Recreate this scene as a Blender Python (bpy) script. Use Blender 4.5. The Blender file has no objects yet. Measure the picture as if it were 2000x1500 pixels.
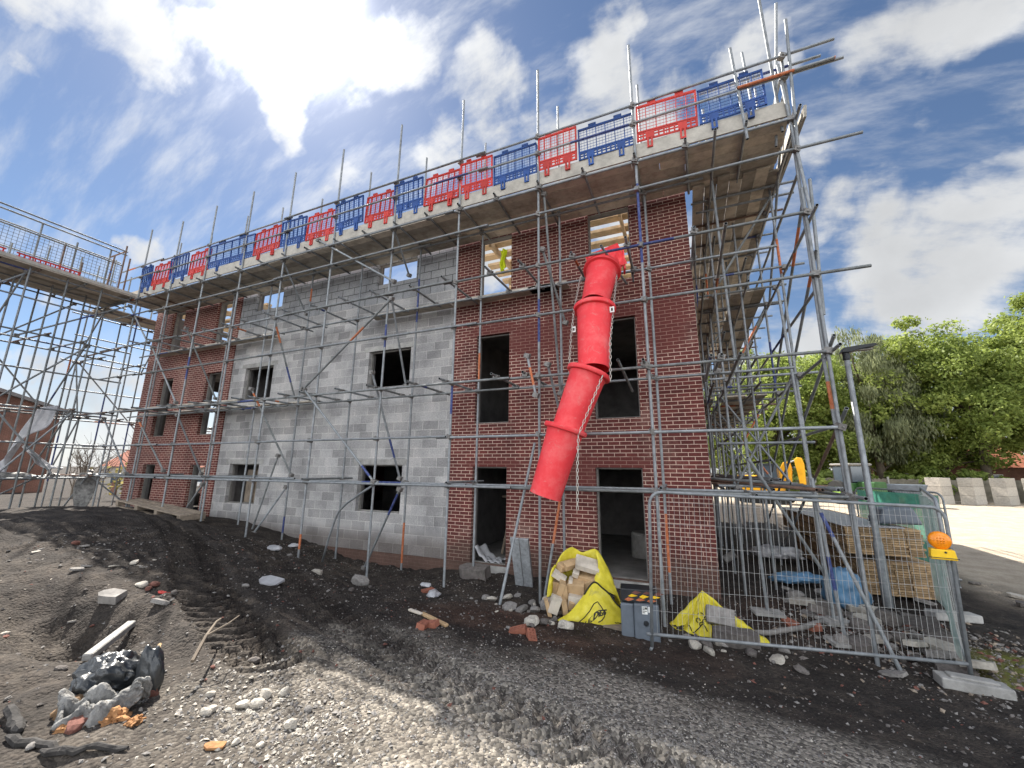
import bpy, math, random
import numpy as np
from mathutils import Vector, Matrix, Euler
RND = random.Random(11)
SC = bpy.context.scene
COL = SC.collection
PI = math.pi
V = Vector

# ------------------------------------------------------------------ helpers
class MB:
    """collects shapes, links them as ONE mesh object"""
    def __init__(s): s.v = []; s.f = []; s.m = []
    def add(s, vs, fs, m=0):
        o = len(s.v); s.v += [tuple(p) for p in vs]
        for f in fs: s.f.append(tuple(i + o for i in f)); s.m.append(m)
    def box(s, x0, x1, y0, y1, z0, z1, m=0):
        vs = [(x, y, z) for x in (x0, x1) for y in (y0, y1) for z in (z0, z1)]
        s.add(vs, [(0,1,3,2),(4,6,7,5),(0,4,5,1),(2,3,7,6),(0,2,6,4),(1,5,7,3)], m)
    def obox(s, c, sx, sy, sz, rot=None, m=0):
        R = rot.to_matrix() if isinstance(rot, Euler) else (rot or Matrix.Identity(3))
        vs = [V(c) + R @ V((x*sx/2, y*sy/2, z*sz/2)) for x in (-1,1) for y in (-1,1) for z in (-1,1)]
        s.add(vs, [(0,1,3,2),(4,6,7,5),(0,4,5,1),(2,3,7,6),(0,2,6,4),(1,5,7,3)], m)
    def bar(s, p0, p1, w, h, m=0, up=(0,0,1)):
        p0, p1 = V(p0), V(p1); d = (p1-p0); L = d.length; d.normalize()
        x = d.cross(V(up))
        if x.length < 1e-4: x = d.cross(V((0,1,0)))
        x.normalize(); y = x.cross(d)
        R = Matrix((x, d, y)).transposed()
        s.obox((p0+p1)/2, w, L, h, R, m)
    def tube(s, p0, p1, r=.0242, n=9, m=0, bands=(), r1=None, hollow=False):
        p0, p1 = V(p0), V(p1); d = p1-p0; L = d.length
        if L < 1e-6: return
        d.normalize(); a = d.orthogonal().normalized(); b = d.cross(a)
        ts = sorted({0.0, 1.0} | {t for bd in bands for t in bd[:2]})
        r1 = r if r1 is None else r1
        o = len(s.v)
        for t in ts:
            rr = r + (r1-r)*t
            for k in range(n):
                an = 2*PI*k/n; s.v.append(tuple(p0 + d*(L*t) + (a*math.cos(an)+b*math.sin(an))*rr))
        for i in range(len(ts)-1):
            mid = (ts[i]+ts[i+1])/2; mm = m
            for bd in bands:
                if bd[0] <= mid <= bd[1]: mm = bd[2]
            for k in range(n):
                k2 = (k+1) % n
                s.f.append((o+i*n+k, o+i*n+k2, o+(i+1)*n+k2, o+(i+1)*n+k)); s.m.append(mm)
        if hollow:
            for e, t, sg in ((0, 0, 1), (len(ts)-1, 1, -1)):
                q = len(s.v)
                for dep, rr in ((0, r*.8), (.12, r*.8)):
                    for k in range(n):
                        an = 2*PI*k/n; s.v.append(tuple(p0 + d*(L*t + sg*dep) + (a*math.cos(an)+b*math.sin(an))*rr))
                for k in range(n):
                    k2 = (k+1) % n
                    s.f.append((o+e*n+k, o+e*n+k2, q+k2, q+k)); s.m.append(m)
                    s.f.append((q+k, q+k2, q+n+k2, q+n+k)); s.m.append(hollow)
                s.f.append(tuple(q+n+k for k in range(n))); s.m.append(hollow)
        else:
            s.f.append(tuple(o+k for k in range(n))[::-1]); s.m.append(m)
            s.f.append(tuple(o+(len(ts)-1)*n+k for k in range(n))); s.m.append(m)
    def path(s, pts, r, n=8, m=0):
        pts = [V(p) for p in pts]; o = len(s.v)
        for i, p in enumerate(pts):
            d = (pts[min(i+1, len(pts)-1)] - pts[max(i-1, 0)]).normalized()
            if i == 0: a = d.orthogonal().normalized()
            else: a = (a - d*a.dot(d)).normalized()
            b = d.cross(a); rr = r[i] if hasattr(r, '__len__') else r
            for k in range(n):
                an = 2*PI*k/n; s.v.append(tuple(p + (a*math.cos(an)+b*math.sin(an))*rr))
        for i in range(len(pts)-1):
            for k in range(n):
                k2 = (k+1) % n; s.f.append((o+i*n+k, o+i*n+k2, o+(i+1)*n+k2, o+(i+1)*n+k)); s.m.append(m)
        s.f.append(tuple(o+k for k in range(n))[::-1]); s.m.append(m)
        s.f.append(tuple(o+(len(pts)-1)*n+k for k in range(n))); s.m.append(m)
    def grid(s, P, m=0, closeu=False):
        """P[i][j] points"""
        o = len(s.v); A = len(P); B = len(P[0])
        for row in P: s.v += [tuple(p) for p in row]
        for i in range(A if closeu else A-1):
            i2 = (i+1) % A
            for j in range(B-1):
                s.f.append((o+i*B+j, o+i2*B+j, o+i2*B+j+1, o+i*B+j+1)); s.m.append(m)
    def lathe(s, prof, c=(0,0,0), n=24, m=0, R=None):
        R = R or Matrix.Identity(3); o = len(s.v)
        for r, z in prof:
            for k in range(n):
                a = 2*PI*k/n; s.v.append(tuple(V(c) + R @ V((r*math.cos(a), r*math.sin(a), z))))
        for i in range(len(prof)-1):
            for k in range(n):
                k2 = (k+1) % n; s.f.append((o+i*n+k, o+i*n+k2, o+(i+1)*n+k2, o+(i+1)*n+k)); s.m.append(m)
    def prism(s, poly, y0, y1, m=0, T=None):
        """poly in xz extruded along y, optional transform"""
        n = len(poly); T = T or Matrix.Identity(4)
        vs = [T @ V((x, y0, z)) for x, z in poly] + [T @ V((x, y1, z)) for x, z in poly]
        fs = [tuple(range(n)), tuple(range(2*n-1, n-1, -1))] + [(i, i+n, (i+1) % n + n, (i+1) % n) for i in range(n)]
        s.add(vs, fs, m)
    def mesh(s, name, mats, smooth=False):
        me = bpy.data.meshes.new(name); me.from_pydata(s.v, [], s.f)
        for m in (mats if isinstance(mats, (list, tuple)) else [mats]): me.materials.append(m)
        me.polygons.foreach_set('material_index', s.m)
        if smooth: me.polygons.foreach_set('use_smooth', [True]*len(s.f))
        me.update(); return me
    def build(s, name, mats, parent=None, smooth=False):
        return link(name, s.mesh(name, mats, smooth), parent)

def link(name, me, parent=None, loc=None, rot=None, scale=None):
    o = bpy.data.objects.new(name, me); COL.objects.link(o)
    if parent: o.parent = parent
    if loc is not None: o.location = loc
    if rot is not None: o.rotation_euler = rot
    if scale is not None: o.scale = scale
    return o
def tag(o, label, cat, group=None, kind=None):
    if label: o['label'] = label
    if cat: o['category'] = cat
    if group: o['group'] = group
    if kind: o['kind'] = kind
    return o
def thing(name, label, cat, loc=(0,0,0), rz=0, group=None):
    o = bpy.data.objects.new(name, None); COL.objects.link(o); o.empty_display_size = .1
    o.location = loc; o.rotation_euler = (0,0,rz)
    return tag(o, label, cat, group)
def kids(o): return [c for c in COL.objects if c.parent == o]
def copy_tree(o, parent=None, ch=None):
    ch = kids(o) if ch is None else ch
    c = o.copy(); COL.objects.link(c)
    if parent: c.parent = parent
    for k in ch: copy_tree(k, c)
    return c
def bevel(o, w=.01, seg=2):
    b = o.modifiers.new('bevel', 'BEVEL'); b.width = w; b.segments = seg; b.limit_method = 'ANGLE'; return o

# value noise, numpy
_NR = np.random.RandomState(5).rand(64, 64)
def vnoise(x, y, seed=0):
    x = np.asarray(x, float) + seed*17.3; y = np.asarray(y, float) + seed*9.1
    xi = np.floor(x).astype(int); yi = np.floor(y).astype(int)
    u = x-xi; v = y-yi; u = u*u*(3-2*u); v = v*v*(3-2*v)
    g = lambda a, b: _NR[a % 64, b % 64]
    return (g(xi,yi)*(1-u)+g(xi+1,yi)*u)*(1-v) + (g(xi,yi+1)*(1-u)+g(xi+1,yi+1)*u)*v
def fbm(x, y, o=4, seed=0):
    s = 0; a = .5
    for i in range(o): s = s + a*vnoise(np.asarray(x)*2**i, np.asarray(y)*2**i, seed+i); a *= .5
    return s

# ------------------------------------------------------------------ materials
def nodes(m): return m.node_tree.nodes, m.node_tree.links
def N(nt, t, **k):
    n = nt.nodes.new(t)
    for a, b in k.items():
        if a.startswith('i_'): n.inputs[a[2:].replace('_', ' ')].default_value = b
        else: setattr(n, a, b)
    return n
def ramp(nt, fac, stops):
    r = nt.nodes.new('ShaderNodeValToRGB'); e = r.color_ramp.elements
    while len(e) < len(stops): e.new(.5)
    for q, (p, c) in zip(e, stops): q.position = p; q.color = (*c, 1) if len(c) == 3 else c
    nt.links.new(fac, r.inputs[0]); return r.outputs[0]
def mixc(nt, fac, a, b, mode='MIX'):
    m = nt.nodes.new('ShaderNodeMix'); m.data_type = 'RGBA'; m.blend_type = mode
    for sock, val in ((m.inputs[0], fac), (m.inputs[6], a), (m.inputs[7], b)):
        if hasattr(val, 'is_linked'): nt.links.new(val, sock)
        else: sock.default_value = (*val, 1) if isinstance(val, tuple) and len(val) == 3 else val
    return m.outputs[2]
def new_mat(name):
    m = bpy.data.materials.new(name); m.use_nodes = True
    return m, m.node_tree, m.node_tree.nodes['Principled BSDF']
def mat(name, col, rough=.7, metal=0, var=.25, scale=6, bump=.0, bscale=40, spec=.3, col2=None, trans=0, dust=None):
    """base colour with two scales of procedural variation and optional bump"""
    m, nt, b = new_mat(name); L = nt.links
    tc = N(nt, 'ShaderNodeTexCoord'); info = N(nt, 'ShaderNodeObjectInfo')
    off = N(nt, 'ShaderNodeVectorMath', operation='MULTIPLY_ADD'); L.new(info.outputs['Random'], off.inputs[0]); off.inputs[1].default_value = (37, 51, 23)
    L.new(tc.outputs['Object'], off.inputs[2])
    n1 = N(nt, 'ShaderNodeTexNoise', i_Scale=scale, i_Detail=6, i_Roughness=.65); L.new(off.outputs[0], n1.inputs['Vector'])
    dark = tuple(c*(1-var) for c in col); lite = col2 or tuple(min(c*(1+var), .95) for c in col)
    c = ramp(nt, n1.outputs[0], [(.3, dark), (.5, col), (.72, lite)])
    jm = N(nt, 'ShaderNodeMapRange'); L.new(info.outputs['Random'], jm.inputs[0]); jm.inputs[3].default_value = .86; jm.inputs[4].default_value = 1.12
    jv = N(nt, 'ShaderNodeHueSaturation'); L.new(c, jv.inputs['Color']); L.new(jm.outputs[0], jv.inputs['Value']); c = jv.outputs[0]
    if dust:
        n9 = N(nt, 'ShaderNodeTexNoise', i_Scale=dust[1], i_Detail=8, i_Roughness=.75, i_Distortion=.6); L.new(off.outputs[0], n9.inputs['Vector'])
        c = mixc(nt, ramp(nt, n9.outputs[0], [(dust[2], (0,0,0)), (dust[2]+.16, (dust[3],)*3)]), c, dust[0])
    L.new(c, b.inputs['Base Color']); b.inputs['Roughness'].default_value = rough; b.inputs['Metallic'].default_value = metal
    b.inputs['Specular IOR Level'].default_value = spec
    if bump:
        n2 = N(nt, 'ShaderNodeTexNoise', i_Scale=bscale, i_Detail=5); L.new(off.outputs[0], n2.inputs['Vector'])
        bp = N(nt, 'ShaderNodeBump', i_Strength=bump, i_Distance=.02); L.new(n2.outputs[0], bp.inputs['Height']); L.new(bp.outputs[0], b.inputs['Normal'])
    if trans:
        t = N(nt, 'ShaderNodeBsdfTranslucent'); L.new(c, t.inputs[0]); mx = N(nt, 'ShaderNodeMixShader', i_Fac=trans)
        L.new(b.outputs[0], mx.inputs[1]); L.new(t.outputs[0], mx.inputs[2]); L.new(mx.outputs[0], nt.nodes['Material Output'].inputs[0])
    return m
def board_mat(name, col):
    m, nt, b = new_mat(name); L = nt.links; g = N(nt, 'ShaderNodeNewGeometry'); tc = N(nt, 'ShaderNodeTexCoord')
    mp = N(nt, 'ShaderNodeMapping'); L.new(tc.outputs['Object'], mp.inputs[0]); mp.inputs[3].default_value = (3, 3, 3)
    n = N(nt, 'ShaderNodeTexNoise', i_Scale=1.3, i_Detail=7, i_Roughness=.7); L.new(mp.outputs[0], n.inputs['Vector'])
    c1 = ramp(nt, g.outputs['Random Per Island'], [(0, tuple(x*.62 for x in col)), (.5, col), (1, tuple(min(x*1.25, .8) for x in (col[0], col[1]*.98, col[2]*.95)))])
    c2 = ramp(nt, n.outputs[0], [(.32, (.62,.6,.58)), (.55, (1,1,1)), (.75, (1.12,1.1,1.08))]); c = mixc(nt, 1, c1, c2, 'MULTIPLY')
    L.new(c, b.inputs['Base Color']); b.inputs['Roughness'].default_value = .88; b.inputs['Specular IOR Level'].default_value = .2
    n2 = N(nt, 'ShaderNodeTexNoise', i_Scale=40, i_Detail=4); L.new(tc.outputs['Object'], n2.inputs['Vector']); bp = N(nt, 'ShaderNodeBump', i_Strength=.2, i_Distance=.02); L.new(n2.outputs[0], bp.inputs['Height']); L.new(bp.outputs[0], b.inputs['Normal']); return m
M = {}
M['galv'] = mat('galvanised_steel', (.25,.265,.275), .55, .25, .3, 9, .08, 60, .35)
M['galv_dark'] = mat('weathered_steel', (.20,.21,.21), .62, .2, .4, 7, .1, 60)
M['rust'] = mat('rusty_steel', (.19,.125,.095), .8, .0, .4, 10, .1, 60)
M['orange'] = mat('orange_paint_band', (.50,.15,.06), .6, 0, .45, 18, col2=(.42,.22,.14))
M['blue'] = mat('blue_paint_band', (.05,.07,.21), .6, 0, .4, 18, col2=(.14,.16,.24))
M['coupler'] = mat('coupler_steel', (.21,.20,.19), .6, .5, .4, 20)
M['black'] = mat('hollow_dark', (.008,.008,.008), .9)
M['soffit'] = board_mat('scaffold_board', (.50,.455,.39))
M['toe'] = mat('toe_board_timber', (.42,.39,.34), .85, 0, .22, 5, .15, 30)
M['timber'] = board_mat('sawn_timber', (.42,.295,.17))
M['timber_old'] = mat('weathered_timber', (.27,.22,.17), .85, 0, .35, 6, .2, 30)
M['red'] = mat('red_plastic', (.78,.05,.06), .55, 0, .10, 2.2, .1, 9, .3, col2=(.80,.14,.14), dust=((.62,.30,.27), 7, .56, .55))
M['red_b'] = mat('red_barrier_plastic', (.55,.045,.035), .6, 0, .25, 3, 0, 40, .4, trans=.1)
M['blue_b'] = mat('blue_barrier_plastic', (.022,.075,.27), .6, 0, .3, 3, 0, 40, .4, trans=.05)
M['concrete'] = mat('concrete', (.36,.35,.33), .9, 0, .3, 5, .4, 30)
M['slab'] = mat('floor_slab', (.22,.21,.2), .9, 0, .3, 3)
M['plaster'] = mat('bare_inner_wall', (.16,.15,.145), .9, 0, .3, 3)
M['frame'] = mat('grey_liner', (.22,.21,.195), .7, 0, .3, 6)
M['yellow_bag'] = mat('yellow_woven_plastic', (.78,.67,.05), .5, 0, .16, 8, .25, 60, .35, col2=(.84,.75,.14), trans=.2, dust=((.30,.25,.14), 5, .56, .6))
M['ink'] = mat('black_print', (.03,.028,.015), .6)
M['grey_plastic'] = mat('grey_plastic', (.115,.135,.16), .45, 0, .25, 4, .1, 50, .5)
M['dark_plastic'] = mat('dark_plastic', (.025,.027,.03), .4)
M['white'] = mat('white_label', (.75,.75,.72), .6)
M['alu'] = mat('dusty_aluminium', (.43,.45,.47), .5, .35, .35, 14, .15, 60)
M['chain'] = mat('chain_steel', (.55,.53,.48), .4, .8, .2, 30)
M['netting'] = mat('green_netting', (.10,.36,.27), .7, 0, .25, 8, .2, 30, .2, trans=.4)
M['net_pale'] = mat('pale_green_netting', (.30,.40,.37), .7, 0, .25, 8, .2, 30, .2, trans=.4)
M['blue_sheet'] = mat('blue_polythene', (.10,.22,.36), .35, 0, .3, 5, .2, 15, .5)
M['white_sheet'] = mat('clear_white_polythene', (.62,.62,.64), .35, 0, .2, 5, .2, 15, .5, trans=.35)
M['black_bag'] = mat('black_polythene', (.03,.033,.036), .3, 0, .3, 6, .5, 11, .6, dust=((.16,.15,.14), 6, .58, .6))
M['hivis'] = mat('hi_vis_fabric', (.72,.78,.03), .7, 0, .15, 8, .2, 20, trans=.3)
M['amber'] = mat('amber_lens', (.85,.26,.01), .25, 0, .1, 20, 0, 40, .5)
M['lamp_yellow'] = mat('yellow_lamp_body', (.80,.50,.02), .4, 0, .15, 8)
M['excav'] = mat('excavator_yellow', (.82,.40,.02), .45, 0, .15, 3)
M['glass'] = mat('cab_glass', (.05,.07,.09), .08, 0, .2, 2, 0, 10, .8)
M['rubber'] = mat('black_rubber', (.02,.02,.02), .85)
M['tractor_green'] = mat('green_paint', (.035,.10,.03), .4, 0, .2, 3)
M['lime'] = mat('lime_paint', (.22,.36,.06), .5)
M['orange_brick'] = mat('orange_brick', (.30,.115,.075), .85, 0, .3, 8, .2, 30)
M['stone'] = mat('rubble_stone', (.24,.225,.21), .95, 0, .35, 9, .5, 30)
M['stone_w'] = mat('pale_rubble', (.44,.405,.35), .9, 0, .25, 9, .4, 30)
M['stone_d'] = mat('dark_rubble', (.14,.125,.115), .95, 0, .35, 9, .5, 30)
M['brickbit'] = mat('broken_red_brick', (.17,.075,.058), .9, 0, .3, 12, .3, 40)
M['bark'] = mat('bark', (.09,.07,.05), .95, 0, .35, 8, .5, 20)
M['twig'] = mat('bare_twig', (.16,.13,.10), .9)
M['rooftile'] = mat('grey_roof_tile', (.22,.20,.19), .85, 0, .3, 2)
M['roof_t'] = board_mat('new_roof_timber', (.60,.45,.28))
M['wire'] = mat('bright_wire', (.40,.40,.39), .5, .1, .2, 20)
M['foam'] = mat('orange_foam', (.33,.17,.075), .95, 0, .4, 14, .6, 25)
M['char'] = mat('charred_wood', (.045,.042,.04), .9, 0, .5, 12, .6, 25)
M['dirty_sheet'] = mat('dirty_white_sheet', (.24,.235,.225), .7, 0, .7, 9, .9, 35, .25, col2=(.40,.39,.37))
M['scorch'] = mat('scorched_brown', (.16,.10,.055), .9, 0, .5, 9, .4, 20)

def leafmat(name, col, col2):
    m, nt, b = new_mat(name); L = nt.links
    g = N(nt, 'ShaderNodeNewGeometry'); tc = N(nt, 'ShaderNodeTexCoord')
    n = N(nt, 'ShaderNodeTexNoise', i_Scale=.55, i_Detail=3); L.new(tc.outputs['Object'], n.inputs['Vector'])
    ad = N(nt, 'ShaderNodeMath', operation='MULTIPLY_ADD'); L.new(g.outputs['Random Per Island'], ad.inputs[0]); ad.inputs[1].default_value = .5; L.new(n.outputs[0], ad.inputs[2])
    c = ramp(nt, ad.outputs[0], [(.35, tuple(x*.6 for x in col)), (.7, col), (1, col2)])
    L.new(c, b.inputs['Base Color']); b.inputs['Roughness'].default_value = .55; b.inputs['Specular IOR Level'].default_value = .3
    t = N(nt, 'ShaderNodeBsdfTranslucent'); L.new(c, t.inputs[0]); mx = N(nt, 'ShaderNodeMixShader', i_Fac=.55)
    L.new(b.outputs[0], mx.inputs[1]); L.new(t.outputs[0], mx.inputs[2]); L.new(mx.outputs[0], nt.nodes['Material Output'].inputs[0])
    return m
def see_through(m, f):
    nt = m.node_tree; o = nt.nodes['Material Output']; s = o.inputs[0].links[0].from_socket; t = N(nt, 'ShaderNodeBsdfTransparent'); mx = N(nt, 'ShaderNodeMixShader', i_Fac=f)
    nt.links.new(s, mx.inputs[1]); nt.links.new(t.outputs[0], mx.inputs[2]); nt.links.new(mx.outputs[0], o.inputs[0])
see_through(M['netting'], .12); see_through(M['net_pale'], .35)
M['leaf'] = leafmat('leaf_green', (.22,.275,.06), (.38,.44,.12))
M['leaf2'] = leafmat('leaf_mid_green', (.20,.26,.06), (.35,.42,.11))
M['leaf_grey'] = leafmat('leaf_grey_green', (.21,.235,.125), (.31,.335,.18))
M['ivy'] = leafmat('yellowish_shrub', (.20,.17,.06), (.32,.27,.11))

def masonry(name, w, h, mortar, cols, mcol, patches=(), offset=.5, vert='XZ', mdark=None):
    m, nt, b = new_mat(name); L = nt.links
    tc = N(nt, 'ShaderNodeTexCoord'); sp = N(nt, 'ShaderNodeSeparateXYZ'); L.new(tc.outputs['Object'], sp.inputs[0])
    ax = N(nt, 'ShaderNodeMath', operation='ADD'); L.new(sp.outputs[0], ax.inputs[0]); L.new(sp.outputs[1], ax.inputs[1])
    cb = N(nt, 'ShaderNodeCombineXYZ'); L.new(ax.outputs[0], cb.inputs[0]); L.new(sp.outputs[2], cb.inputs[1])
    br = N(nt, 'ShaderNodeTexBrick', offset=offset, squash=1); L.new(cb.outputs[0], br.inputs['Vector'])
    br.inputs['Scale'].default_value = 1; br.inputs['Brick Width'].default_value = w; br.inputs['Row Height'].default_value = h
    br.inputs['Mortar Size'].default_value = mortar; br.inputs['Mortar Smooth'].default_value = .25; br.inputs['Bias'].default_value = 0
    br.inputs['Color1'].default_value = (*cols[0], 1); br.inputs['Color2'].default_value = (*cols[1], 1); br.inputs['Mortar'].default_value = (*mcol, 1)
    n = N(nt, 'ShaderNodeTexNoise', i_Scale=1.1, i_Detail=5, i_Roughness=.6); L.new(tc.outputs['Object'], n.inputs['Vector'])
    n3 = N(nt, 'ShaderNodeTexNoise', i_Scale=30, i_Detail=3); L.new(tc.outputs['Object'], n3.inputs['Vector'])
    var = ramp(nt, n.outputs[0], [(.3, (.66,.66,.67)), (.5, (.98,.98,.98)), (.72, (1.28,1.25,1.22))])
    fine = ramp(nt, n3.outputs[0], [(.3, (.8,.8,.8)), (.7, (1.15,1.15,1.15))])
    c = mixc(nt, 1.0, br.outputs['Color'], var, 'MULTIPLY'); c = mixc(nt, 1.0, c, fine, 'MULTIPLY')
    mort = br.outputs['Fac']
    # mortar smears, pale bloom and mud splashed up the lowest courses
    ns = N(nt, 'ShaderNodeTexNoise', i_Scale=.75, i_Detail=9, i_Roughness=.72, i_Distortion=.4); L.new(tc.outputs['Object'], ns.inputs['Vector'])
    c = mixc(nt, ramp(nt, ns.outputs[0], [(.55, (0,0,0)), (.74, (.34,.34,.34))]), c, tuple(x*.85 for x in mcol))
    c = mixc(nt, ramp(nt, ns.outputs[0], [(.28, (.38,.38,.38)), (.42, (0,0,0))]), c, tuple(x*.5 for x in cols[1]))
    md = N(nt, 'ShaderNodeMath', operation='MULTIPLY_ADD'); L.new(n3.outputs[0], md.inputs[0]); md.inputs[1].default_value = -.55; L.new(sp.outputs[2], md.inputs[2])
    c = mixc(nt, ramp(nt, md.outputs[0], [(.0, (.6,.6,.6)), (.3, (0,0,0))]), c, (.09,.065,.05))
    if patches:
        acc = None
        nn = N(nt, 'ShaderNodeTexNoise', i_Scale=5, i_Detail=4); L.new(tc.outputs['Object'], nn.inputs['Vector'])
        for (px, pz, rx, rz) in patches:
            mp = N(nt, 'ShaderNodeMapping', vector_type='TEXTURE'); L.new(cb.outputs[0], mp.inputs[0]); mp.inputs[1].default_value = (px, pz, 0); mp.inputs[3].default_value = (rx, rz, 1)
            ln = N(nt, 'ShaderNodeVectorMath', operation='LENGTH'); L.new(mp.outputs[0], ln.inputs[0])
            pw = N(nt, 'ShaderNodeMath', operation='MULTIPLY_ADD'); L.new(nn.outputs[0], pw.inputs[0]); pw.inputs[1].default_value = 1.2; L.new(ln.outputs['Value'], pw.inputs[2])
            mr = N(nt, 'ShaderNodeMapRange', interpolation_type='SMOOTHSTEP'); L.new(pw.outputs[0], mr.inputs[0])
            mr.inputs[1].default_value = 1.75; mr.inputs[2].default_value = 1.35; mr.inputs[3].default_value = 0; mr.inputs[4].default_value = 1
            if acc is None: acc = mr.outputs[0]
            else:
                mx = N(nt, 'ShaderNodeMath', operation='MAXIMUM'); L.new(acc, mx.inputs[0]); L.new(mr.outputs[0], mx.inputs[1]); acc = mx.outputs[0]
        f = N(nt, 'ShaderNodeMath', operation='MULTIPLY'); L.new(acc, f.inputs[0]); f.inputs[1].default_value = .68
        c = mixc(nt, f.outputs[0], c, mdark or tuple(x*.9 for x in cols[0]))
    L.new(c, b.inputs['Base Color']); b.inputs['Roughness'].default_value = .85; b.inputs['Specular IOR Level'].default_value = .25
    h = N(nt, 'ShaderNodeMath', operation='MULTIPLY_ADD'); L.new(mort, h.inputs[0]); h.inputs[1].default_value = -1.0; L.new(n3.outputs[0], h.inputs[2])
    bp = N(nt, 'ShaderNodeBump', i_Strength=.35, i_Distance=.01); L.new(h.outputs[0], bp.inputs['Height']); L.new(bp.outputs[0], b.inputs['Normal'])
    return m
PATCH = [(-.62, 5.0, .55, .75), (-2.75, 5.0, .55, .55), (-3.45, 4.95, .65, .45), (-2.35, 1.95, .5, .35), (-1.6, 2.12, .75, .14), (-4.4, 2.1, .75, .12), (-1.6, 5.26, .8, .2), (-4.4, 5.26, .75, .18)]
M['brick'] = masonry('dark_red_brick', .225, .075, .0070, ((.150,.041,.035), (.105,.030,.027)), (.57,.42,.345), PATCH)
M['brick2'] = masonry('dark_red_brick_left', .225, .075, .0070, ((.165,.046,.039), (.125,.036,.033)), (.58,.43,.35))
M['plinth'] = masonry('brown_plinth_brick', .225, .075, .005, ((.20,.105,.085), (.16,.08,.066)), (.26,.17,.14))
M['block'] = masonry('grey_concrete_block', .45, .225, .007, ((.46,.448,.44), (.275,.268,.265)), (.53,.515,.49))
M['block_rough'] = masonry('unpointed_block', .45, .225, .010, ((.37,.375,.385), (.31,.315,.325)), (.07,.07,.07))
M['house_brick'] = masonry('brown_house_brick', .225, .075, .006, ((.22,.10,.07), (.18,.085,.06)), (.30,.20,.16))
M['fence_w'] = mat('old_fence_boards', (.16,.145,.11), .9, 0, .35, 3, .3, 20)
# ------------------------------------------------------------------ terrain height
GC=np.array([
(4,0,-.3),(2,0,-.28),(0,0,-.14),(-1.2,0,-.2),(-2.8,0,-.14),(-4.3,0,-.16),(-5.5,0,-.18),(-6.75,0,-.3),(-7.8,0,-.29),(-9.8,0,.04),(-11.4,0,.3),(-13.8,0,.48),(-18.3,0,.54),(-25,0,.45),
(4,-1.4,-.36),(1.6,-1.4,-.32),(0,-1.4,-.25),(-1,-1.4,-.22),(-3,-1.4,-.18),(-4.8,-1.4,-.2),(-6.5,-1.4,-.2),(-8,-1.4,0),(-10,-1.4,.3),(-12,-1.4,.55),(-14,-1.4,.68),(-18,-1.4,.68),(-25,-1.4,.42),
(5,-3,-.4),(2.3,-3,-.28),(.5,-3,-.2),(-1,-3,-.12),(-3,-3,0),(-5,-3,.1),(-7,-3,.3),(-9,-3,.62),(-11,-3,.87),(-13,-3,.98),(-16,-3,.92),(-19,-3,.65),(-25,-3,.4),
(5,-5,-.3),(2,-5,-.12),(0,-5,.05),(-2,-5,.14),(-4,-5,.28),(-6,-5,.5),(-8,-5,.7),(-11,-5,.85),(-16,-5,.8),(-25,-5,.4),
(4,-7,0),(0,-7,.15),(-4,-7,.35),(-7,-7,.6),(-11,-7,.75),(-20,-7,.6),(0,-9.5,.25),(-5,-9.5,.4),(-12,-9.5,.6),(5,-9.5,.1),
(0,3,-.2),(3,3,-.35),(8,3,-.4),(-8,3,-.1),(-18,3,.4),(8,10,-.3),(3,10,-.25),(8,20,-.25),(20,20,-.25),(20,32,-.22),(10,32,-.25),(20,8,-.35),(14,2,-.4),(10,-5,-.3),(-28,6,.2),(-28,15,-.2),(-10,14,0)],float)
def _tps():
    n=len(GC); P=GC[:,:2]; r=np.linalg.norm(P[:,None]-P[None],axis=2)
    K=np.where(r>0,r*r*np.log(r+1e-12),0)+np.eye(n)*.6
    A=np.zeros((n+3,n+3)); A[:n,:n]=K; A[:n,n]=1; A[:n,n+1:]=P; A[n,:n]=1; A[n+1:,:n]=P.T
    b=np.zeros(n+3); b[:n]=GC[:,2]
    return np.linalg.solve(A,b)
_w=_tps()
def ground_z(x,y):
    x=np.asarray(x,float); y=np.asarray(y,float)
    xc=np.clip(x,-26,21); yc=np.clip(y,-9.5,33)
    z=_w[-3]+_w[-2]*xc+_w[-1]*yc
    for i,(a,b,c) in enumerate(GC):
        r2=(xc-a)**2+(yc-b)**2+1e-12
        z=z+_w[i]*.5*r2*np.log(r2)
    far=np.clip((np.hypot(x+3,y)-28)/30,0,1)
    return z*(1-far)+far*-.25
_TR = [[(-19,-.9),(-15,-1.6),(-10.8,-2.76),(-8,-3.75),(-6.1,-4.75),(-4.6,-5.25),(-3.6,-5.45)],
       [(-12,-1.2),(-9.5,-1.9),(-7.6,-2.6),(-5.9,-3.6),(-4,-4.4),(-2,-4.9),(0,-5.2)]]
def _dense(pl, step=.05):
    out = []; s = 0
    for (a, b) in zip(pl, pl[1:]):
        L = math.hypot(b[0]-a[0], b[1]-a[1]); n = max(int(L/step), 1)
        for i in range(n): t = i/n; out.append((a[0]+(b[0]-a[0])*t, a[1]+(b[1]-a[1])*t, s+L*t))
        s += L
    P = np.array(out); k = np.ones(41)/41
    for c in (0, 1):
        e = np.pad(P[:,c], 20, 'edge'); P[:,c] = np.convolve(e, k, 'valid')
    return P
_TRD = [_dense(t) for t in _TR]
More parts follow.
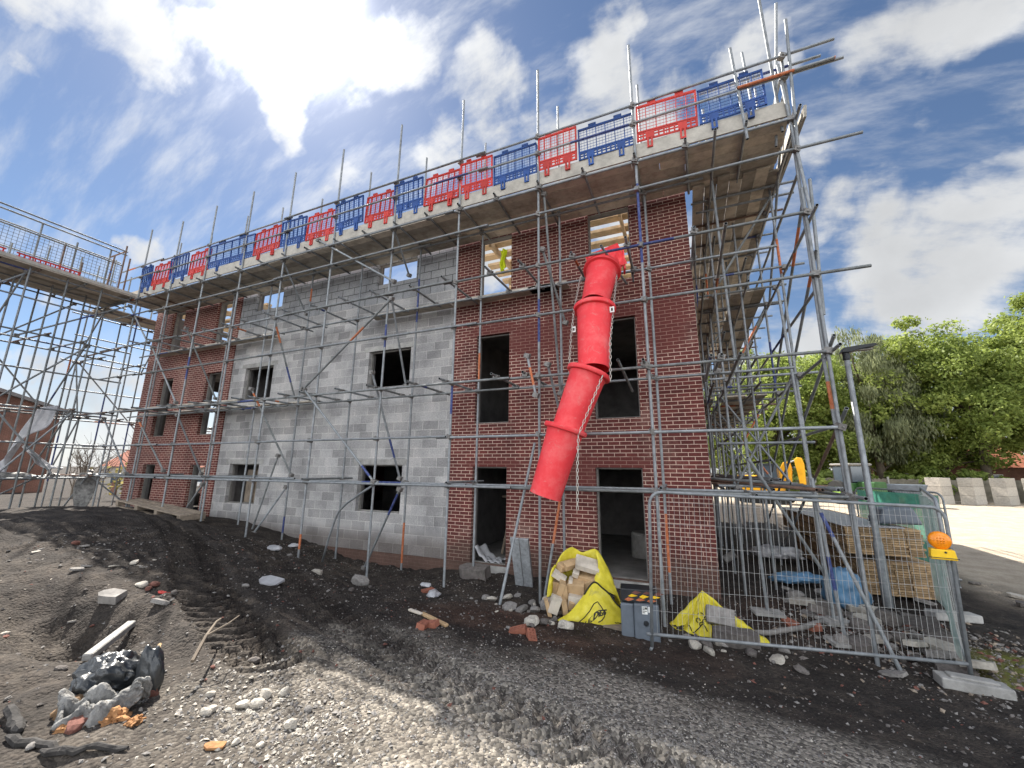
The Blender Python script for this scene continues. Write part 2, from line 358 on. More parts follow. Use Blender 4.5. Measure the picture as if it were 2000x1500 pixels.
def detail_z(x, y):
    """what is laid over the smooth terrain: clods, wheel tracks, the hollow"""
    near = np.clip(1-(np.hypot(x+4, y+4)-9)/8, 0, 1)
    clod = (fbm(x*2.2, y*2.2, 4, 3)-.47)*.20 + (fbm(x*7, y*7, 3, 8)-.44)*.11 + (vnoise(x*17, y*17, 4)-.5)*.03
    mound = np.clip((-x-2)/4, .25, 1)*np.clip(1+(y+3.2)*0, 0, 1)
    z = clod*near*(.3+.55*mound)
    # smoother grey gravel apron
    z = z*(1-.9*np.exp(-(((x+.4)/3.7)**2+((y+5.4)/2.1)**2)**2))
    hole = np.exp(-(((x+6.2)/1.0)**2+((y+5.95)/.36)**2)); z = z-.50*hole*(.8+.5*fbm(x*4, y*4, 3, 55))+.06*np.exp(-(((x+5.9)/1.2)**2+((y+5.45)/.2)**2))
    rub = np.exp(-(((x-2.2)/1.5)**2+((y+.3)/1.0)**2)); z = z+rub*(fbm(x*3.1, y*3.1, 3, 21)-.4)*.22
    for ti, P in enumerate(_TRD):
        m = (x > -20) & (x < 1) & (y < 0)
        if not m.any(): continue
        xs = x[m]; ys = y[m]; best = np.full(xs.shape, 9.); s = np.zeros(xs.shape); side = np.zeros(xs.shape)
        for i in range(0, len(P)-1, 2):
            d = np.hypot(xs-P[i,0], ys-P[i,1]); q = d < best
            best[q] = d[q]; j = min(i+1, len(P)-1); tx, ty = P[j,0]-P[i,0], P[j,1]-P[i,1]; l = math.hypot(tx, ty)+1e-9
            s[q] = P[i,2]+((xs[q]-P[i,0])*tx+(ys[q]-P[i,1])*ty)/l; side[q] = ((xs[q]-P[i,0])*-ty+(ys[q]-P[i,1])*tx)/l
        w = .34; ins = np.clip((w-best)/.06, 0, 1); rim = np.exp(-((best-w-.07)/.07)**2)
        ph = (s+np.abs(side)*.55)/.17; lug = np.clip(np.sin(2*PI*ph)*1.6, -1, 1)
        zz = z[m]; amp = (1, .55)[ti]
        zz = zz*(1-ins*.55*amp)+amp*(-.055*ins+.060*lug*ins*np.clip(.6+.8*vnoise(s*1.3, side*2, 2), 0, 1)+.035*rim)
        z[m] = zz
    return z
def GZ(x, y): return float(ground_z(x, y)) + float(detail_z(np.array([float(x)]), np.array([float(y)]))[0])

# ------------------------------------------------------------------ camera
cam = bpy.data.cameras.new('camera'); camo = bpy.data.objects.new('camera', cam); COL.objects.link(camo); SC.camera = camo
cam.sensor_width = 36; cam.lens = 786.63/2000*36; cam.clip_end = 3000; cam.clip_start = .05
_R, _U, _W = V((.91879,.394626,.009749)), V((.073375,-.194998,.978055)), V((-.387867,.897912,.208118))
mt = Matrix((_R, _U, -_W)).transposed().to_4x4(); mt.translation = V((-.3498,-8.2691,1.9798)); camo.matrix_world = mt

# ------------------------------------------------------------------ sky and sun
SUN = V((-.5516,.3415,.7609)).normalized()
SC.view_settings.view_transform = 'Standard'; SC.view_settings.look = 'None'; SC.view_settings.exposure = 1.4
w = bpy.data.worlds.new('World'); SC.world = w; w.use_nodes = True; nt = w.node_tree; L = nt.links; nt.nodes.clear()
out = N(nt, 'ShaderNodeOutputWorld'); sky = N(nt, 'ShaderNodeTexSky', sky_type='NISHITA')
sky.sun_disc = False; sky.sun_elevation = math.asin(SUN.z); sky.sun_rotation = math.atan2(SUN.x, SUN.y) % (2*PI); sky.dust_density = .2; sky.air_density = .9; sky.ozone_density = 2.2
hs = N(nt, 'ShaderNodeHueSaturation', i_Saturation=1.02, i_Value=1.0); L.new(sky.outputs[0], hs.inputs['Color'])
bg = N(nt, 'ShaderNodeBackground', i_Strength=.047); L.new(hs.outputs[0], bg.inputs[0])
tc = N(nt, 'ShaderNodeTexCoord'); nrm = N(nt, 'ShaderNodeVectorMath', operation='NORMALIZE'); L.new(tc.outputs['Generated'], nrm.inputs[0])
sep = N(nt, 'ShaderNodeSeparateXYZ'); L.new(nrm.outputs[0], sep.inputs[0])
def mth(op, a, b=None, c=None):
    n = N(nt, 'ShaderNodeMath', operation=op)
    for i, x in enumerate((a, b, c)):
        if x is None: continue
        if hasattr(x, 'is_linked'): L.new(x, n.inputs[i])
        else: n.inputs[i].default_value = x
    return n.outputs[0]
zp = mth('MAXIMUM', mth('ADD', sep.outputs[2], 1.0), .05)
q = N(nt, 'ShaderNodeCombineXYZ'); L.new(mth('DIVIDE', sep.outputs[0], zp), q.inputs[0]); L.new(mth('DIVIDE', sep.outputs[1], zp), q.inputs[1])
CL = [(-.457,.117,.13,.05,.9,.95),(-.42,.191,.065,.03,1.28,.55),(-.354,.219,.075,.052,2.28,1.15),(-.252,.271,.07,.068,1.52,1),(-.179,.347,.085,.062,.99,.85),(-.27,.368,.085,.05,.05,.85),(-.369,.36,.061,.03,.12,.4),(-.06,.374,.104,.055,1.59,1.05),(.028,.407,.067,.036,.45,.8),(.093,.423,.06,.04,.83,.95),(.226,.422,.10,.055,-.44,.9),(.15,.52,.06,.05,.2,.8),(.303,.485,.05,.036,-.64,.7),(.168,.47,.049,.036,-.41,.5),(.303,.633,.12,.131,-.4,1.15),(.198,.58,.049,.058,.27,.9),(.287,.554,.075,.038,-.44,.85),(-.461,.312,.035,.02,1.43,.25),(-.65,.236,.034,.024,1.28,.95),(-.731,.189,.068,.03,1.24,.6),(-.855,.242,.095,.037,1.26,.65),(-.815,.319,.11,.085,1.51,.9),(.182,.791,.125,.108,-.15,1.0),(-.51,.203,.037,.024,1.72,.3),(-.075,.48,.12,.12,.25,1.25),(-.25,.52,.09,.10,.4,1.1),(.5,.2,.2,.15,.3,.9),(.1,-.35,.34,.26,.5,1.1),(-.5,-.35,.25,.28,.2,1.0),(.6,-.35,.28,.28,1,1.1),(.0,-.75,.5,.2,0,1.1),(.02,.62,.1,.1,0,.9)]  # clouds with negative cy are unseen, added behind the camera for fill light
SH = lambda a, b_: .88 if a < -.1 and b_ < .42 else .95
wn = N(nt, 'ShaderNodeTexNoise', i_Scale=6.5, i_Detail=5, i_Roughness=.55); L.new(q.outputs[0], wn.inputs['Vector'])
wv = N(nt, 'ShaderNodeVectorMath', operation='MULTIPLY_ADD'); L.new(wn.outputs['Color'], wv.inputs[0]); wv.inputs[1].default_value = (.20,.20,0); L.new(q.outputs[0], wv.inputs[2])
wo = N(nt, 'ShaderNodeVectorMath', operation='SUBTRACT'); L.new(wv.outputs[0], wo.inputs[0]); wo.inputs[1].default_value = (.10,.10,0)
cov = None
for (cx, cy, rx, ry, an, wt) in CL:
    mp = N(nt, 'ShaderNodeMapping', vector_type='TEXTURE'); L.new(wo.outputs[0], mp.inputs[0]); mp.inputs[1].default_value = (cx, cy, 0); mp.inputs[2].default_value = (0, 0, an); mp.inputs[3].default_value = (rx*SH(cx, cy), ry*SH(cx, cy), 1)
    ln = N(nt, 'ShaderNodeVectorMath', operation='LENGTH'); L.new(mp.outputs[0], ln.inputs[0])
    mr = N(nt, 'ShaderNodeMapRange', interpolation_type='SMOOTHERSTEP'); L.new(ln.outputs['Value'], mr.inputs[0])
    for i, x in ((1, 1.5), (2, .25), (3, 0), (4, wt)): mr.inputs[i].default_value = x
    cov = mr.outputs[0] if cov is None else mth('MAXIMUM', cov, mr.outputs[0])
# billowy detail plus streaks drawn out by the wind
d3 = N(nt, 'ShaderNodeTexNoise', i_Scale=11, i_Detail=9, i_Roughness=.58, i_Distortion=.25); L.new(q.outputs[0], d3.inputs['Vector'])
ms = N(nt, 'ShaderNodeMapping'); L.new(q.outputs[0], ms.inputs[0]); ms.inputs[2].default_value = (0, 0, .75); ms.inputs[3].default_value = (5, 17, 1)
st = N(nt, 'ShaderNodeTexNoise', i_Scale=1.6, i_Detail=7, i_Roughness=.6); L.new(ms.outputs[0], st.inputs['Vector'])
det = mth('ADD', mth('MULTIPLY', mth('SUBTRACT', d3.outputs[0], .5), 2.4), mth('MULTIPLY', mth('SUBTRACT', st.outputs[0], .5), 1.5))
den = N(nt, 'ShaderNodeMapRange', interpolation_type='SMOOTHSTEP'); L.new(mth('ADD', cov, det), den.inputs[0])
for i, x in ((1, .38), (2, 1.2), (3, 0), (4, .97)): den.inputs[i].default_value = x
# thin high veil
veil = N(nt, 'ShaderNodeMapRange', interpolation_type='SMOOTHSTEP'); L.new(st.outputs[0], veil.inputs[0])
for i, x in ((1, .42), (2, .78), (3, .0), (4, .6)): veil.inputs[i].default_value = x
hzn = N(nt, 'ShaderNodeMapRange', interpolation_type='SMOOTHSTEP'); L.new(mth('ADD', sep.outputs[2], mth('MULTIPLY', mth('SUBTRACT', d3.outputs[0], .5), .35)), hzn.inputs[0])
for i, x in ((1, .26), (2, .02), (3, .0), (4, .9)): hzn.inputs[i].default_value = x
dens = mth('MAXIMUM', mth('MAXIMUM', den.outputs[0], veil.outputs[0]), hzn.outputs[0])
dt = N(nt, 'ShaderNodeVectorMath', operation='DOT_PRODUCT'); L.new(nrm.outputs[0], dt.inputs[0]); dt.inputs[1].default_value = SUN
dp = mth('MAXIMUM', dt.outputs['Value'], 0)
glow = mth('ADD', mth('MULTIPLY', mth('POWER', dp, 14), .10), mth('MULTIPLY', mth('POWER', dp, 120), .9))
# brightness added to unseen clouds behind the camera, as fill for the shaded facade
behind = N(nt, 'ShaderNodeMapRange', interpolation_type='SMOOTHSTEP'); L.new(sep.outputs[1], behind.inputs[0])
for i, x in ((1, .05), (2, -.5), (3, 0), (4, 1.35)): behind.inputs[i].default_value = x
shade = N(nt, 'ShaderNodeTexNoise', i_Scale=6, i_Detail=6, i_Roughness=.55); L.new(q.outputs[0], shade.inputs['Vector'])
thick = N(nt, 'ShaderNodeMapRange'); L.new(mth('ADD', mth('MULTIPLY', cov, .35), shade.outputs[0]), thick.inputs[0])
for i, x in ((1, .55), (2, 1.0), (3, 1.0), (4, .74)): thick.inputs[i].default_value = x
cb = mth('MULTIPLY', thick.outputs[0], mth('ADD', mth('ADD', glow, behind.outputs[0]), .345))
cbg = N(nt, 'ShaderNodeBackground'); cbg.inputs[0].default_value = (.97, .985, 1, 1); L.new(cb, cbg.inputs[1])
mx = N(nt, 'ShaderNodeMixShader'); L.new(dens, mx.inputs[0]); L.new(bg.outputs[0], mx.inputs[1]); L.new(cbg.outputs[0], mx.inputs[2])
hb = N(nt, 'ShaderNodeBackground'); hb.inputs[0].default_value = (1, .98, .94, 1); L.new(mth('ADD', mth('MULTIPLY', mth('POWER', dp, 70), .12), mth('MULTIPLY', mth('POWER', dp, 500), 3)), hb.inputs[1])
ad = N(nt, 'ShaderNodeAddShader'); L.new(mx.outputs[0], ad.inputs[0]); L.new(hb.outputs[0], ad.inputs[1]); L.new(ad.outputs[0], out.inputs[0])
sl = bpy.data.lights.new('sun', 'SUN'); sl.energy = 5.0; sl.angle = math.radians(.53); sl.color = (1, .945, .86)
so = bpy.data.objects.new('sun', sl); COL.objects.link(so); so.rotation_euler = SUN.to_track_quat('Z', 'Y').to_euler(); so.location = SUN*40

# ------------------------------------------------------------------ ground
def axis(a, b, fine, lo, hi, mid, far):
    xs = list(np.arange(a, b+1e-6, fine)); s = fine; x = xs[-1]
    while x < hi: s = min(s*1.12, mid); x += s; xs.append(x)
    while x < far: s *= 1.35; x += s; xs.append(x)
    s = fine; x = a; pre = []
    while x > lo: s = min(s*1.12, mid); x -= s; pre.append(x)
    while x > -far: s *= 1.35; x -= s; pre.append(x)
    return np.array(pre[::-1]+xs)
GX = axis(-9.5, 4.2, .04, -30, 28, .5, 900); GY = axis(-7.6, .3, .04, -12, 40, .5, 900)
gx, gy = np.meshgrid(GX, GY, indexing='ij'); X = gx.ravel(); Y = gy.ravel()
gz = ground_z(X, Y) + detail_z(X, Y)
# shallow basin for the puddle
gz = np.minimum(gz, -.40+.5*np.clip(np.hypot((X-3.25)/1.1, (Y+.75)/.85)-.8, 0, 9))
gm = bpy.data.meshes.new('ground'); nx, ny = len(GX), len(GY)
idx = np.arange(nx*ny).reshape(nx, ny); F = np.stack([idx[:-1,:-1], idx[1:,:-1], idx[1:,1:], idx[:-1,1:]], -1).reshape(-1, 4)
gm.vertices.add(nx*ny); gm.vertices.foreach_set('co', np.stack([X, Y, gz], 1).ravel())
gm.loops.add(len(F)*4); gm.loops.foreach_set('vertex_index', F.ravel()); gm.polygons.add(len(F))
gm.polygons.foreach_set('loop_start', np.arange(len(F))*4); gm.polygons.foreach_set('loop_total', np.full(len(F), 4))
gm.update(); gm.validate(); gm.polygons.foreach_set('use_smooth', [True]*len(F))
# what the ground is made of: r gravel, g pale haul road, b brick-stained soil
jit = (fbm(X*1.3, Y*1.3, 4, 31)-.47)*1.6
grav = np.clip(1.25-(((X+.6)/3.4)**2+((Y+4.7)/1.15)**2)+jit, 0, 1)
bank = np.clip(.95-np.abs((Y+6.1)/.9)+jit, 0, 1)*np.clip((X+4.4)/1.2, .12, 1)*(X < 6); grav = np.maximum(grav, bank*.85)
road = np.clip((X-4.6-.35*np.clip(Y, -9, 9)*-.35+jit*1.2)/1.6, 0, 1)*np.clip((Y+1.2+jit)/2, 0, 1)
road = np.maximum(road, np.clip((Y-24)/5, 0, 1))*(np.hypot(X, Y) < 75)
red = np.clip(.9-(((X+2.3)/2.6)**2+((Y+2.6)/.9)**2)+jit*1.1, 0, 1)*.8
red = np.maximum(red, np.clip(1-(((X-1)/2)**2+((Y+.2)/1.2)**2)+jit, 0, 1)*.5)
at_ = gm.color_attributes.new('soil', 'FLOAT_COLOR', 'POINT')
at_.data.foreach_set('color', np.stack([grav, road, red, np.ones_like(X)], 1).ravel())
m, nt, b = new_mat('building_site_soil'); L = nt.links
tc = N(nt, 'ShaderNodeTexCoord'); va = N(nt, 'ShaderNodeVertexColor', layer_name='soil'); sp = N(nt, 'ShaderNodeSeparateColor'); L.new(va.outputs[0], sp.inputs[0])
n1 = N(nt, 'ShaderNodeTexNoise', i_Scale=2.2, i_Detail=8, i_Roughness=.7); L.new(tc.outputs['Object'], n1.inputs['Vector'])
n2 = N(nt, 'ShaderNodeTexNoise', i_Scale=26, i_Detail=6, i_Roughness=.7); L.new(tc.outputs['Object'], n2.inputs['Vector'])
vo = N(nt, 'ShaderNodeTexVoronoi', i_Scale=38); L.new(tc.outputs['Object'], vo.inputs['Vector'])
vo2 = N(nt, 'ShaderNodeTexVoronoi', i_Scale=13); L.new(tc.outputs['Object'], vo2.inputs['Vector'])
soil = ramp(nt, n1.outputs[0], [(.3, (.021,.018,.0165)), (.5, (.038,.032,.028)), (.72, (.082,.068,.056))])
soil = mixc(nt, 1, soil, ramp(nt, n2.outputs[0], [(.3, (.55,.55,.55)), (.7, (1.5,1.48,1.45))]), 'MULTIPLY')
chip = ramp(nt, vo.outputs['Color'], [(.25, (.12,.108,.094)), (.55, (.31,.28,.235)), (.85, (.54,.485,.41))])
gr = mixc(nt, .75, soil, chip)
c = mixc(nt, sp.outputs[0], soil, gr)
rd = ramp(nt, n1.outputs[0], [(.3, (.31,.26,.20)), (.5, (.42,.355,.275)), (.72, (.50,.43,.34))]); rd = mixc(nt, 1, rd, ramp(nt, n2.outputs[0], [(.3, (.75,.75,.75)), (.7, (1.15,1.15,1.15))]), 'MULTIPLY')
c = mixc(nt, sp.outputs[1], c, rd)
c = mixc(nt, sp.outputs[2], c, mixc(nt, 1, soil, (1.5,1.05,.88), 'MULTIPLY'))
# scattered pale chips lying in the soil
cm = ramp(nt, vo2.outputs['Distance'], [(.10, (1,1,1)), (.16, (0,0,0))]); cs = N(nt, 'ShaderNodeSeparateColor'); L.new(vo2.outputs['Color'], cs.inputs[0])
gt = N(nt, 'ShaderNodeMath', operation='GREATER_THAN'); L.new(cs.outputs[0], gt.inputs[0]); gt.inputs[1].default_value = .84
mu = N(nt, 'ShaderNodeMath', operation='MULTIPLY'); L.new(gt.outputs[0], mu.inputs[0]); L.new(cm, mu.inputs[1])
c = mixc(nt, mu.outputs[0], c, mixc(nt, cs.outputs[1], (.18,.16,.14), (.38,.34,.29)))
L.new(c, b.inputs['Base Color']); b.inputs['Roughness'].default_value = .92; b.inputs['Specular IOR Level'].default_value = .2
hh = N(nt, 'ShaderNodeMath', operation='MULTIPLY_ADD'); L.new(vo.outputs['Distance'], hh.inputs[0]); hh.inputs[1].default_value = -.9; L.new(n2.outputs[0], hh.inputs[2])
h2 = N(nt, 'ShaderNodeMath', operation='ADD'); L.new(hh.outputs[0], h2.inputs[0]); L.new(mu.outputs[0], h2.inputs[1])
bp = N(nt, 'ShaderNodeBump', i_Strength=.75, i_Distance=.025); L.new(h2.outputs[0], bp.inputs['Height']); L.new(bp.outputs[0], b.inputs['Normal'])
gm.materials.append(m); g = link('ground', gm); g['kind'] = 'structure'

def rockmesh(name, seed, mats, flat=.7, sub=2, rough=.25):
    import bmesh
    bm = bmesh.new(); bmesh.ops.create_icosphere(bm, subdivisions=sub, radius=.5); r = random.Random(seed)
    pl = [V((r.gauss(0,1), r.gauss(0,1), r.gauss(0,1))).normalized() for _ in range(9)]; ds = [r.uniform(.26,.44) for _ in pl]
    for v in bm.verts:
        for n_, d_ in zip(pl, ds):
            k = v.co.dot(n_)-d_
            if k > 0: v.co -= n_*k
        v.co *= 1+r.uniform(-rough, rough)*.25; v.co.z *= flat
    me = bpy.data.meshes.new(name); bm.to_mesh(me); bm.free(); me.materials.append(mats); return me
# loose gravel and chips, far past counting: one mesh of small faceted stones
def scatter(name, n, zone, smin, smax, mats, seed):
    r = random.Random(seed); mb = MB(); base = [V(p) for p in ((1,0,0),(-1,0,0),(0,1,0),(0,-1,0),(0,0,1),(0,0,-.6))]
    fs = [(0,2,4),(2,1,4),(1,3,4),(3,0,4),(2,0,5),(1,2,5),(3,1,5),(0,3,5)]
    pts = [zone(r) for _ in range(n)]; px = np.array([p[0] for p in pts]); py = np.array([p[1] for p in pts]); z = ground_z(px, py)+detail_z(px, py)
    for i in range(n):
        s = smin+(smax-smin)*r.random()**3; R = Euler((r.uniform(-.5,.5), r.uniform(-.5,.5), r.uniform(0,6.3))).to_matrix()
        a, b_, c_ = r.uniform(.6,1.4), r.uniform(.5,1.1), r.uniform(.35,.8)
        vs = [V((px[i], py[i], z[i]+s*.15)) + R @ V((p.x*a*s*r.uniform(.7,1.2), p.y*b_*s*r.uniform(.7,1.2), p.z*c_*s)) for p in base]
        mb.add(vs, fs, r.choices(range(len(mats)), [5,3,2,1][:len(mats)])[0])
    return mb.build(name, mats)
def zone_all(r):
    while 1:
        x = r.uniform(-10, 4.3); y = -7.3+7.3*r.random()**.8
        if vn1(x, y) > r.random()*.9: return x, y
def vn1(x, y): return float(fbm(np.array([x*.9]), np.array([y*.9]), 3, 41)[0])*1.3
o = scatter('loose_gravel', 9000, zone_all, .007, .026, [M['stone'], M['stone_d'], M['stone_d'], M['brickbit']], 3); o['kind'] = 'stuff'
tag(o, 'loose stone chips strewn over the dark churned soil', 'gravel')
def zone_peb(r): return r.gauss(-3.1, .55), r.gauss(-5.95, .3)
o = scatter('pale_gravel', 2600, zone_peb, .006, .024, [M['stone_w'], M['stone'], M['stone']], 8); o['kind'] = 'stuff'
tag(o, 'pale pebbles heaped in the sunlit foreground by the black bag', 'gravel')
def zone_rub(r): return r.gauss(2.3, .8), r.gauss(-.4, .75)
o = scatter('rubble_chips', 2200, zone_rub, .012, .05, [M['stone_d'], M['stone'], M['timber_old'], M['brickbit']], 9); o['kind'] = 'stuff'
tag(o, 'small rubble and wood chips behind the mesh fence', 'rubble')
def zone_apron(r): return r.gauss(-.8, 1.5), r.gauss(-4.9, .55)
o = scatter('fine_gravel', 15000, zone_apron, .004, .013, [M['stone'], M['stone'], M['stone_w'], M['stone_d']], 12); o['kind'] = 'stuff'
tag(o, 'fine grey gravel spread across the track in front of the doors', 'gravel')
# puddle
mb = MB(); n = 40; pts = []
for k in range(n):
    a = 2*PI*k/n; rr = 1+.18*math.sin(3*a+1)+.1*math.sin(5*a)
    pts.append((3.25+1.05*rr*math.cos(a), -.75+.8*rr*math.sin(a), -.365))
mb.add(pts, [tuple(range(n))])
m, nt, b = new_mat('puddle_water'); b.inputs['Base Color'].default_value = (.14,.13,.05,1); b.inputs['Roughness'].default_value = .06; b.inputs['Specular IOR Level'].default_value = .6
nn = N(nt, 'ShaderNodeTexNoise', i_Scale=9, i_Detail=2); bp = N(nt, 'ShaderNodeBump', i_Strength=.06); nt.links.new(nn.outputs[0], bp.inputs['Height']); nt.links.new(bp.outputs[0], b.inputs['Normal'])
o = mb.build('puddle', m); o['kind'] = 'structure'
# ------------------------------------------------------------------ the brick building
def wall(name, x0, x1, z0, z1, ops, y0, y1, mats, parent, axis='x', mfront=0, mrev=1, zmat=None):
    """wall slab with openings [(a0,a1,b0,b1)], its front at y0"""
    mb = MB(); xs = sorted({x0, x1} | {a for o in ops for a in o[:2] if x0 < a < x1}); zs = sorted({z0, z1} | {a for o in ops for a in o[2:4] if z0 < a < z1} | ({zmat} if zmat else set()))
    inside = lambda x, z: any(o[0] < x < o[1] and o[2] < z < o[3] for o in ops)
    P = (lambda x, y, z: (x, y, z)) if axis == 'x' else (lambda x, y, z: (y, x, z))
    def quad(a, b, c, d, m): mb.add([P(*a), P(*b), P(*c), P(*d)], [(0,1,2,3)], m)
    full = {}
    for i in range(len(xs)-1):
        for j in range(len(zs)-1): full[i,j] = not inside((xs[i]+xs[i+1])/2, (zs[j]+zs[j+1])/2)
    for (i, j), f in full.items():
        if not f: continue
        a, b, c, d = xs[i], xs[i+1], zs[j], zs[j+1]; mf = 2 if (zmat and c >= zmat) else mfront
        quad((a,y0,c),(b,y0,c),(b,y0,d),(a,y0,d), mf); quad((b,y1,c),(a,y1,c),(a,y1,d),(b,y1,d), mrev)
        for k, l, e in ((i-1,j,((a,y1,c),(a,y0,c),(a,y0,d),(a,y1,d))), (i+1,j,((b,y0,c),(b,y1,c),(b,y1,d),(b,y0,d))), (i,j-1,((a,y1,c),(b,y1,c),(b,y0,c),(a,y0,c))), (i,j+1,((a,y0,d),(b,y0,d),(b,y1,d),(a,y1,d)))):
            if not full.get((k, l), False): quad(*e, mf if (k, l) in full else mf)
    return mb.build(name, mats, parent)
BL = thing('brick_building', 'three storey brick and grey block building under construction without roof or windows', 'building', (0,0,0))
ZT = 7.92
R_OPS = [(-2.08,-1.17,-.02,2.04), (-4.88,-4.03,-.02,2.04), (-2.05,-1.15,3.02,5.16), (-4.87,-4.0,3.02,5.16), (-2.08,-1.16,6.02,7.78), (-4.86,-3.97,6.05,7.78)]
L_OPS = [(-18.2,-17.46,-.02,2.04), (-15.46,-14.68,-.02,2.04), (-18.15,-17.35,3.02,5.14), (-15.42,-14.6,3.02,5.14), (-18.15,-17.35,6.02,7.78), (-15.42,-14.6,6.02,7.78)]
M_OPS = [(-8.28,-6.88,.91,2.07), (-13.5,-12.15,.91,2.07), (-8.25,-6.84,4.1,5.13), (-13.42,-12.1,4.1,5.13), (-8.2,-6.82,7.1,7.78), (-13.42,-12.1,7.1,7.78)]
XJ, XK, XL = -5.535, -14.113, -19.275
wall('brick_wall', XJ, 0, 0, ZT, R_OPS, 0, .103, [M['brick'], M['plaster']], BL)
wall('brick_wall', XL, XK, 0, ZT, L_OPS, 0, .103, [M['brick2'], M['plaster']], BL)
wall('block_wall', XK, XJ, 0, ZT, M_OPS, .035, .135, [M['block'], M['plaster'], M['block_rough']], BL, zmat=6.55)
sh = lambda ops, e: [(a+e, b-e, c+e*0, d) for a, b, c, d in ops]
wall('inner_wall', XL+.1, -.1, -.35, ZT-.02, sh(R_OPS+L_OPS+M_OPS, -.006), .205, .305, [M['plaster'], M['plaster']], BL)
mb = MB(); mb.box(XL+.002, XK, .02, .2, -.5, -.004); mb.box(XK, XJ, .05, .2, -.5, -.004); mb.box(XJ, -.002, .02, .2, -.5, -.004); mb.build('plinth', M['plinth'], BL)
# gable and back walls, floors
G_OPS = [(1.6,3.6,.9,2.1), (1.5,3.7,3.0,5.2), (1.2,3.8,6.1,7.7), (6,8,3.3,5.1)]
wall('gable_wall', .105, 13, -.3, ZT, G_OPS, XL, XL+.1, [M['brick2'], M['plaster']], BL, axis='y')
wall('gable_wall', .105, 13, -.3, ZT, [(3,4,3.1,5.1), (7,8,3.1,5.1), (3,4,6.1,7.7), (7,8,6.1,7.7), (7,8,0,2)], 0, -.1, [M['brick'], M['plaster']], BL, axis='y')
wall('back_wall', XL, 0, -.3, ZT-1.2, [(-17,-15.5,.9,2.1), (-16.8,-15.2,3,5.1), (-8,-7,6.1,7)], 13, 13.1, [M['brick'], M['plaster']], BL)
wall('partition', XL+.15, -.15, 0, 5.7, [(-18.6,-13.6,.3,5.4), (-12.8,-12.0,0,2.1)], 5.4, 5.5, [M['plaster'], M['plaster']], BL)
for x in (-5.6, -13.9): wall('partition', .32, 5.38, 0, 5.7, [], x, x+.1, [M['plaster'], M['plaster']], BL, axis='y')
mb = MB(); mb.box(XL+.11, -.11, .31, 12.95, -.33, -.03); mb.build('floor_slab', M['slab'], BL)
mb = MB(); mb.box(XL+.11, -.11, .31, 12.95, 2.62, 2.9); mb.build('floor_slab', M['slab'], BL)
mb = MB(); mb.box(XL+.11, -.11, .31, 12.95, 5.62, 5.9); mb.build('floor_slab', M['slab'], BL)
# liner in every opening (cavity closers), lintels, sills
for (a, b, c, d) in R_OPS+L_OPS+M_OPS:
    y0, y1 = (.106, .2) if not (XK < a < XJ) else (.138, .2)
    mb = MB(); t = .03
    mb.box(a-.003, a+t, y0, y1, c+.003, d-.003); mb.box(b-t, b+.003, y0, y1, c+.003, d-.003); mb.box(a+t+.001, b-t-.001, y0, y1, d-t, d-.003)
    mb.box(a+t+.001, b-t-.001, y0, y1, c+.003, c+.03)
    mb.build('window_frame' if c > .5 else 'door_frame', M['frame'], BL)
    if c < .5:
        mb = MB(); mb.box(a-.05, b+.05, -.02, .1, -.16, -.023); mb.build('threshold', M['concrete'], BL)
for (a, b, c, d) in M_OPS[:4]:
    mb = MB(); mb.box(a-.18, b+.18, .028, .1, d+.001, d+.14); mb.build('lintel', M['concrete'], BL)
# timber of the open top storey: joists seen through the upper windows, stud walls on the ground floor
y = .55
while y < 12.8:
    for a, b_, w_ in ((XL+.12, XK-.3, .2), (XJ+.1, -.13, .25)): mb = MB(); mb.box(a, b_, y, y+w_, 7.93, 8.01); mb.build('roof_board', M['roof_t'], BL)
    y += .52
mb = MB()
for x in (-4.75, -2.6, -1.4, -.4, -14.5, -16.4, -18.5): mb.box(x-.03, x+.03, .35, 12.6, 7.74, 7.915)
mb.bar((-4.75,.5,6.15), (-3.75,2.2,7.6), .09, .2); mb.bar((-5,2.2,7.62), (-3.2,2.2,7.62), .08, .2)
mb.build('roof_joists', M['roof_t'], BL)
mb = MB()
for x in (-4.72, -4.3, -3.9, -3.5, -3.1): mb.box(x-.02, x+.025, 1.9, 1.99, 0, 2.6)
mb.box(-5, -2.8, 1.9, 1.99, 1.25, 1.3)
for x in (-4.62, -4.25): mb.bar((x,1.1,0), (x+.25,1.5,1.9), .03, .045)
mb.build('stud_partition', M['timber_old'], BL)
mb = MB(); mb.box(-13.3, -12.2, .5, .56, .4, 1.9); mb.box(-12.9, -12.86, .45, .5, .9, 2.05); mb.box(-12.5, -12.46, .45, .5, .9, 2.05); mb.build('inner_boarding', M['timber_old'], BL)
mb = MB(); mb.lathe([(.0,0),(.3,0),(.3,.5),(.27,.55),(0,.56)], (-1.45,2.3,.0), 20); o = mb.build('mortar_tub', M['concrete']); tag(o, 'grey round tub standing in the gloom inside the wide doorway', 'tub'); o.name = 'mortar_tub'
# pale sheet on the left threshold
def clothgrid(fn, nu, nv): return [[fn(i/(nu-1), j/(nv-1)) for j in range(nv)] for i in range(nu)]
def solid(o, t=.006):
    s = o.modifiers.new('thickness', 'SOLIDIFY'); s.thickness = t; s.offset = 0; return o
mb = MB(); mb.grid(clothgrid(lambda u, v: (-4.85+.6*u+.05*math.sin(9*v), .12+.5*v, .02+.28*max(0, 1-u*1.6)**2+.02*math.sin(23*u+7*v)+.02*math.sin(17*v)), 22, 14))
o = solid(mb.build('plastic_sheet', M['white_sheet'], smooth=True)); tag(o, 'dusty clear plastic sheet rucked up on the narrow doorway threshold', 'plastic sheet')
